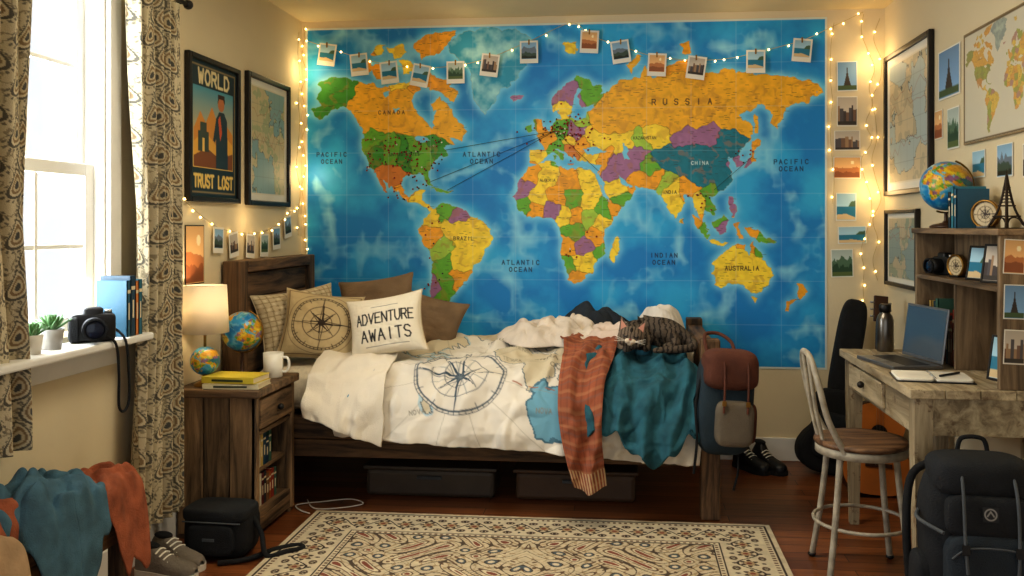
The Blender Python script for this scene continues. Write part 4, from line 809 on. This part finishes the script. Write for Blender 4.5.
# tower figurine
tw=grp('eiffel_tower_figurine',(1.305,3.165,1.298),(0,0,.35));TWM=M('dark_bronze',(58,48,40),.4,metal=.7,bst=0)
for sx_ in (-1,1):
    for sy_ in (-1,1): tube(tw,'leg',[(sx_*.042,sy_*.042,.002),(sx_*.026,sy_*.026,.040),(sx_*.015,sy_*.015,.078),(sx_*.006,sy_*.006,.135),(0,0,.185)],.0042,TWM)
for z,s in ((.042,.062),(.078,.040),(.140,.018)): box(tw,'platform',(0,0,z),(s,s,.005),TWM,.001)
for s in (-1,1): tube(tw,'arch',[(-.034,s*.034,.012),(-.02,s*.032,.032),(0,s*.031,.038),(.02,s*.032,.032),(.034,s*.034,.012)],.002,TWM);tube(tw,'arch',[(s*.034,-.034,.012),(s*.032,-.02,.032),(s*.031,0,.038),(s*.032,.02,.032),(s*.034,.034,.012)],.002,TWM)
for k in range(5):
    z=.085+k*.011;s=.014-k*.002
    for a in (-1,1): tube(tw,'lattice',[(-s,a*s,z),(s,a*s,z+.011)],.0012,TWM,sm=0);tube(tw,'lattice',[(a*s,-s,z),(a*s,s,z+.011)],.0012,TWM,sm=0)
cyl(tw,'spire',(0,0,.18),(0,0,.205),.002,.0006,TWM,8);box(tw,'base',(0,0,.0015),(.096,.096,.003),TWM,.001)
def stand_photo(loc,rz,w,h,s):
    e=grp('photo_frame',loc,(0,0,rz));t=grp('leaning_frame',(0,0,0),(-.18,0,0),e)
    for sg in (-1,1): box(t,'side',(sg*(w/2-.004),0,h/2),(.008,.01,h),FRAMEB,.001);box(t,'rail',(0,0,h/2+sg*(h/2-.004)),(w-.016,.01,.008),FRAMEB,.001)
    panel(t,'print',landscape(s),w-.014,h-.014,-.002,PRINT,c=(0,h/2));box(t,'backing',(0,.003,h/2),(w-.01,.003,h-.01),FRAMEB,0);box(e,'strut',(0,.03,.04),(.02,.004,.085),FRAMEB,0,rot=(.3,0,0))
stand_photo((1.30,3.42,1.104),-1.2,.10,.13,62);stand_photo((1.30,3.25,1.104),-1.1,.12,.14,63);stand_photo((1.31,3.22,.762),-1.1,.12,.16,64)
dslr('film_camera',(1.315,3.78,1.104),-1.3,.85)
lt=grp('laptop',(1.075,3.60,.7615),(0,0,.2));box(lt,'base',(0,0,.007),(.20,.30,.014),M('laptop_grey',(120,122,126),.35,metal=.6,bst=0),.003)
box(lt,'keyboard',(.01,0,.0147),(.10,.26,.001),BLACK,0);box(lt,'trackpad',(-.067,0,.0147),(.05,.08,.001),M('trackpad',(90,92,94),.3,bst=0),0)
sc=grp('screen_part',(.098,0,.0155),(0,.13,0),lt);box(sc,'lid',(0,0,.107),(.007,.30,.213),bpy.data.materials['laptop_grey'],.003);box(sc,'display',(-.0042,0,.109),(.001,.282,.190),M('display_glass',(26,36,46),.12,bst=0,emis=(110,130,140),est=.2),0)
bt=grp('steel_bottle',(1.13,3.97,.7605));lathe(bt,'body',[(0,0),(.033,0),(.036,.006),(.036,.135),(.030,.155),(.022,.165),(.022,.17),(0,.17)],(0,0,0),M('brushed_steel',(120,116,110),.3,metal=.9,bst=0));lathe(bt,'cap',[(0,.17),(.025,.17),(.025,.20),(.02,.205),(0,.205)],(0,0,0),BLACK)
nb=grp('open_notebook',(1.09,3.27,.7605),(0,0,-.15));box(nb,'cover',(0,0,.002),(.26,.19,.003),BLACK,.001)
for s in (-1,1): softbox(nb,'pages',(s*.063,0,.0085),(.124,.178,.011),M('notebook_paper',(232,228,216),.8,bst=0),.2)
for k in range(12): tube(nb,'ring',[(-.004,-.08+k*.0145,.013),(0,-.08+k*.0145,.018),(.004,-.08+k*.0145,.013)],.001,STEEL,sm=3)
cyl(nb,'pen',(.02,-.05,.019),(.10,.04,.019),.004,.004,BLACK,12)
# ------------------------------------------------------------------ chair
MET=M('chipped_white_metal',(166,158,142),.5,var=.3,scale=22,bst=.3);SEATM=Mwood('worn_seat',(66,44,32),(140,106,76),0,6,.5)
ch=grp('metal_desk_chair',(.885,3.42,0),(0,0,0))
lathe(ch,'seat',[(0,.485),(.15,.485),(.168,.488),(.172,.497),(.168,.507),(.14,.507),(0,.500)],(0,0,0),SEATM,40);lathe(ch,'seat_band',[(.150,.455),(.166,.455),(.166,.485),(.150,.485),(.150,.455)],(0,0,0),MET,40)
for a in (pi/4,3*pi/4,5*pi/4,7*pi/4):
    ca,sa=math.cos(a),math.sin(a);tube(ch,'leg',[(.14*ca,.14*sa,.47),(.155*ca,.155*sa,.34),(.175*ca,.175*sa,.2),(.21*ca,.21*sa,.012)],.012,MET);sph(ch,'foot',(.211*ca,.211*sa,.011),(.016,.016,.010),BLACK)
for z,r in ((.2,.172),): tube(ch,'stretcher',[(r*math.cos(a),r*math.sin(a),z) for a in np.linspace(0,2*pi,25)[:-1]],.007,MET,cyc=True,sm=0)
hb=[(-.09,-.13,.48),(-.15,-.135,.60),(-.185,-.125,.74),(-.20,-.07,.815),(-.205,0,.83),(-.20,.07,.815),(-.185,.125,.74),(-.15,.135,.60),(-.09,.13,.48)]
tube(ch,'back_hoop',hb,.0115,MET)
for yy in (-.045,.045): tube(ch,'back_slat',[(-.145,yy,.49),(-.175,yy,.62),(-.203,yy,.820)],.008,MET)
# ------------------------------------------------------------------ backpacks
GREYF=M('grey_webbing',(84,90,96),.8,bst=.4,bsc=300);DKF=M('charcoal_fabric',(28,32,38),.85,var=.3,bst=.5,bsc=260);BLUEF=M('slate_fabric',(40,50,60),.85,var=.2,bst=.5,bsc=260)
bp=grp('hiking_backpack',(1.10,2.86,0),(-.06,0,-.1))
softbox(bp,'main_body',(0,0,.29),(.34,.20,.57),DKF,.5,wr=.12,seed=4);softbox(bp,'lid',(0,-.01,.53),(.30,.22,.13),DKF,.55,wr=.1,seed=7)
softbox(bp,'front_pocket',(0,-.10,.22),(.25,.09,.30),BLUEF,.4,wr=.1,seed=9);softbox(bp,'upper_pocket',(0,-.095,.42),(.24,.07,.13),DKF,.45)
for s in (-1,1):
    softbox(bp,'side_pocket',(s*.165,0,.17),(.07,.14,.22),DKF,.5)
    tube(bp,'compression_strap',[(s*.17,.03,.40),(s*.185,-.04,.39),(s*.13,-.125,.37)],.006,GREYF);tube(bp,'shoulder_strap',[(s*.07,.10,.55),(s*.17,.10,.50),(s*.20,.06,.34),(s*.19,.06,.14)],.013,BLACKF)
    tube(bp,'front_strap',[(s*.07,-.085,.58),(s*.075,-.135,.49),(s*.075,-.148,.36),(s*.07,-.152,.26)],.005,GREYF);box(bp,'buckle',(s*.074,-.152,.33),(.022,.008,.03),BLACK,.002)
tube(bp,'haul_loop',[(-.045,.05,.59),(-.03,.05,.63),(.03,.05,.63),(.045,.05,.59)],.007,BLACKF);tube(bp,'zipper',[(-.11,-.14,.30),(-.06,-.149,.335),(.06,-.149,.335),(.11,-.14,.30)],.003,GREYF)
tube(bp,'pocket_cord',[(-.08,-.15,.12),(.05,-.152,.16),(-.06,-.152,.20),(.08,-.15,.25)],.003,GREYF)
c=Cv(1,1,40,(28,32,38));c.ring(.5,.5,.36,.1,(150,150,148));c.line([(.3,.6),(.5,.3),(.7,.6)],.1,(150,150,148));panel(bp,'mountain_patch',c,.045,.045,-.136,PRINT,c=(0,.435))
hb_=grp('canvas_backpack',(.415,3.85,.345),(0,.05,.12));BRW=M('brown_canvas',(92,52,38),.85,var=.25,bst=.4,bsc=260);TAU=M('taupe_canvas',(108,98,84),.85,var=.2,bst=.4,bsc=260);DB=M('dark_slate_canvas',(34,50,60),.85,var=.2,bst=.4,bsc=260)
softbox(hb_,'main_body',(0,0,.20),(.24,.15,.44),DB,.5,wr=.12,seed=12);softbox(hb_,'flap',(.01,-.03,.35),(.235,.15,.17),BRW,.5,wr=.1,seed=14);softbox(hb_,'front_pocket',(.025,-.09,.13),(.16,.07,.19),TAU,.42);softbox(hb_,'side_pocket',(.11,-.01,.12),(.05,.10,.17),BRW,.5)
for s in (-1,1): tube(hb_,'flap_strap',[(.02+s*.05,-.10,.39),(.02+s*.05,-.125,.30),(.02+s*.05,-.128,.18)],.005,BRW);box(hb_,'buckle',(.02+s*.05,-.131,.22),(.018,.007,.022),BRASS,.002)
tube(hb_,'hanging_strap',[(-.07,.05,.40),(-.08,.08,.455),(-.06,.14,.478),(.0,.15,.478),(.04,.09,.45),(.05,.05,.40)],.008,BRW);tube(hb_,'loose_strap',[(-.10,-.02,.36),(-.13,-.04,.20),(-.12,-.05,.05),(-.125,-.04,-.10)],.006,BLACKF);tube(hb_,'loose_strap',[(.06,-.02,.03),(.07,-.02,-.08),(.055,-.02,-.17)],.005,BLACKF)
# ------------------------------------------------------------------ guitars
def outline(s):
    pts=[(0,0),(.10,.008),(.17,.055),(.19,.13),(.165,.20),(.125,.255),(.12,.29),(.14,.345),(.143,.40),(.11,.455),(.045,.482),(0,.485)]
    pts+=[(-a,b_) for a,b_ in pts[-2:0:-1]];return [(q.x*s,q.y*s) for q in crom([(a,b_,0) for a,b_ in pts],4,True)]
def slab(p,n,o,y0,y1,m,bev=.01):
    bm=bmesh.new();vs=[bm.verts.new((a,y0,b_)) for a,b_ in o];f=bm.faces.new(vs);r=bmesh.ops.extrude_face_region(bm,geom=[f]);bmesh.ops.translate(bm,vec=(0,y1-y0,0),verts=[v for v in r['geom'] if isinstance(v,bmesh.types.BMVert)])
    ob=frombm(bm,p,n,m);md=ob.modifiers.new('B','BEVEL');md.width=bev;md.segments=3;md.limit_method='ANGLE';return ob
gt=grp('acoustic_guitar',(1.20,4.40,.005),(-.20,.10,.1));GW=M('guitar_spruce',(184,112,50),.3,var=.15,bst=0);GD=M('guitar_rosewood',(60,34,22),.35,bst=0)
slab(gt,'body',outline(.92),-.045,.045,GD,.006);slab(gt,'soundboard',outline(.90),-.048,-.044,GW,.001);lathe(gt,'sound_hole',[(0,.0),(.042,0)],(0,-.0490,.29),BLACK,32,(pi/2,0,0))
box(gt,'bridge',(0,-.052,.14),(.13,.008,.02),GD,.002);box(gt,'neck',(0,-.045,.64),(.05,.022,.42),GD,.006);box(gt,'headstock',(0,-.038,.90),(.07,.016,.13),GD,.004)
for k in range(6): cyl(gt,'string',(-.018+k*.007,-.058,.14),(-.018+k*.007,-.06,.86),.0006,.0006,STEEL,6)
for k in range(3):
    for s in (-1,1): cyl(gt,'tuner',(s*.03,-.038,.86+k*.035),(s*.052,-.038,.86+k*.035),.005,.005,STEEL,8)
gb_=grp('guitar_gig_bag',(1.05,4.76,.004),(-.10,.20,0));ob=slab(gb_,'body',outline(.92),-.06,.06,BLACKF,.03)
softbox(gb_,'neck_sleeve',(0,0,.65),(.14,.09,.56),BLACKF,.5);softbox(gb_,'front_pouch',(0,-.06,.2),(.22,.05,.24),DKF,.4);tube(gb_,'handle',[(.06,-.05,.50),(.09,-.09,.53),(.09,-.09,.58),(.06,-.05,.61)],.008,BLACKF)
# ------------------------------------------------------------------ shoes
def shoe(p,loc,rz,L,cu,cs_,hi=0,tilt=0):
    e=grp('shoe',loc,(0,tilt,rz),p);S=[(0,.045,.075),(.04,.062,.085),(.15,.068,.095+hi),(.3,.068,.092+hi),(.42,.074,.074),(.58,.086,.056),(.75,.092,.046),(.88,.08,.040),(.96,.055,.034),(1,.02,.02)]
    ss=np.linspace(0,1,40);w=np.interp(ss,[a[0] for a in S],[a[1] for a in S]);h=np.interp(ss,[a[0] for a in S],[a[2] for a in S])
    Sg,Tg=np.meshgrid(ss,np.linspace(0,pi,24),indexing='ij');W,Hh=np.broadcast_to(w[:,None],Sg.shape),np.broadcast_to(h[:,None],Sg.shape)
    P=np.stack([Sg*L,W/2*np.cos(Tg),.02+Hh*np.sin(Tg)**.7],-1);gridmesh('upper',P,None,cu,e)
    o=[(s*L,a/2+.004) for s,a in zip(ss,w)]+[(s*L,-a/2-.004) for s,a in zip(ss[::-1],w[::-1])]
    bm=bmesh.new();vs=[bm.verts.new((a,b_,0)) for a,b_ in o];f=bm.faces.new(vs);r=bmesh.ops.extrude_face_region(bm,geom=[f]);bmesh.ops.translate(bm,vec=(0,0,.024),verts=[v for v in r['geom'] if isinstance(v,bmesh.types.BMVert)]);frombm(bm,e,'sole',cs_)
    sph(e,'opening',(.19*L,0,.108+hi),(.17*L,.024,.012),BLACKF)
    for k in range(4): tube(e,'lace',[((.38+k*.07)*L,-.028,.090-k*.009),((.395+k*.07)*L,0,.102-k*.011),((.38+k*.07)*L,.028,.090-k*.009)],.0034,PAPERW)
SU=M('grey_suede',(120,112,102),.9,bst=.4);SS=M('shoe_rubber',(206,200,188),.7)
g=grp('pair_of_sneakers');shoe(g,(-1.825,3.27,.001),-.35,.25,SU,SS);shoe(g,(-1.82,3.15,.001),-.18,.25,SU,SS)
g=grp('pair_of_black_boots');shoe(g,(.60,4.88,.001),-.9,.24,BLACK,BLACKF,.03);shoe(g,(.70,4.89,.001),-1.0,.24,BLACK,BLACKF,.03)
# ------------------------------------------------------------------ camera bag
cb=grp('camera_bag',(-1.60,3.375,0),(0,0,-.05));softbox(cb,'body',(0,0,.10),(.27,.17,.195),BLACKF,.42,wr=.08);softbox(cb,'lid',(0,-.01,.175),(.27,.18,.06),DKF,.45);softbox(cb,'front_pocket',(0,-.085,.085),(.19,.05,.12),DKF,.4)
tube(cb,'zipper',[(-.12,-.09,.15),(0,-.105,.155),(.12,-.09,.15)],.003,GREYF);tube(cb,'shoulder_strap',[(.13,.0,.15),(.17,-.01,.09),(.21,-.05,.02),(.27,.0,.022),(.31,.06,.013),(.28,.09,.014),(.21,.03,.016),(.14,-.08,.012),(.05,-.13,.012)],.010,BLACKF)
box(cb,'label',(0,-.112,.09),(.05,.003,.012),GREYF,.001)
for i,(x0,x1) in enumerate(((-1.25,-.62),(-.52,.05))):
    e=grp('storage_bin');BN=M('smoky_plastic',(80,72,64),.35,bst=0) if i==0 else M('brown_bin',(88,68,52),.5)
    bx(e,'tub',x0,x1,4.16,4.36,.001,.13,BN,.02);bx(e,'lid',x0-.012,x1+.012,4.148,4.372,.131,.148,BN,.006);bx(e,'handle',(x0+x1)/2-.06,(x0+x1)/2+.06,4.142,4.158,.09,.105,GREYF,.003)
tube(None,'charging_cable',[(-1.50,4.05,.006),(-1.42,3.93,.006),(-1.30,3.95,.0065),(-1.22,4.02,.006),(-1.30,4.08,.006),(-1.42,4.03,.006),(-1.52,3.97,.007),(-1.48,3.90,.006),(-1.42,3.86,.006)],.003,WHITE)
# ------------------------------------------------------------------ bench + clothes
be=grp('wooden_bench');bx(be,'seat',-1.862,-1.60,1.6,2.75,.38,.42,BEDY,.006)
for x in (-1.83,-1.65):
    for y in (1.65,2.69): bx(be,'leg',x,x+.045,y-.02,y+.025,.001,.38,BEDV,.004)
bx(be,'side_rail',-1.625,-1.605,1.68,2.66,.30,.38,BEDY,.003)
def sm_(v): v=np.clip(v,0,None);return np.where(v<.03,v*v/.06*7,(v-.015)*7)
def bb_(x,y): return .424-np.clip(sm_(x+1.60),0,.34)-np.clip(sm_(y-2.76),0,.34)
DEN=M('blue_denim',(70,104,122),.9,var=.35,scale=12,bst=.5,bsc=260);BG=M('beige_cotton',(178,150,118),.92,var=.2,bst=.4)
heap('denim_jacket',-1.70,2.40,.14,.26,.17,bb_,DEN,91,52,na=360,nr=170,ang=.9,fk=.26);heap('rust_shirt',-1.66,2.66,.105,.13,.09,lambda x,y:bb_(x,y)+.012,RUST,97,60,ang=0,fk=.3,na=300,nr=140);heap('beige_shirt',-1.66,2.08,.15,.12,.10,bb_,BG,99,46);heap('brown_shirt',-1.72,2.22,.10,.12,.14,lambda x,y:bb_(x,y)+.02,RUST,105,46)
# ------------------------------------------------------------------ lights, world, camera
def area(n,loc,rot,sx_,sy_,e,c):
    L=bpy.data.lights.new(n,'AREA');L.shape='RECTANGLE';L.size=sx_;L.size_y=sy_;L.energy=e;L.color=c;o=bpy.data.objects.new(n,L);o.location=loc;o.rotation_euler=rot;COLL.objects.link(o);return o
area('window_daylight',(XL-.16,2.78,1.65),(0,-pi/2,0),1.7,1.4,135,(.88,.95,1))
area('added_warm_fill',(-.3,3.0,2.46),(0,0,0),.8,.8,24,(1,.88,.68))  # warm fill light added under the ceiling for brightness, no lamp fixture here
w=bpy.data.worlds.new('World');bpy.context.scene.world=w;w.use_nodes=True;bg=w.node_tree.nodes['Background'];bg.inputs[0].default_value=(.94,.97,1,1);bg.inputs[1].default_value=.95
cd=bpy.data.cameras.new('Camera');cd.sensor_width=36;cd.lens=880/1024*36;cd.shift_x=-27/1024;cd.shift_y=-63/1024;cd.clip_start=.05
cam=bpy.data.objects.new('Camera',cd);cam.location=(0,0,1.31);cam.rotation_euler=(pi/2,0,math.atan(86/880));COLL.objects.link(cam);bpy.context.scene.camera=cam
vs_=bpy.context.scene.view_settings;vs_.view_transform='Standard'
for lk in ('Medium High Contrast','Standard - Medium High Contrast'):
    try: vs_.look=lk;break
    except Exception as ex: pass
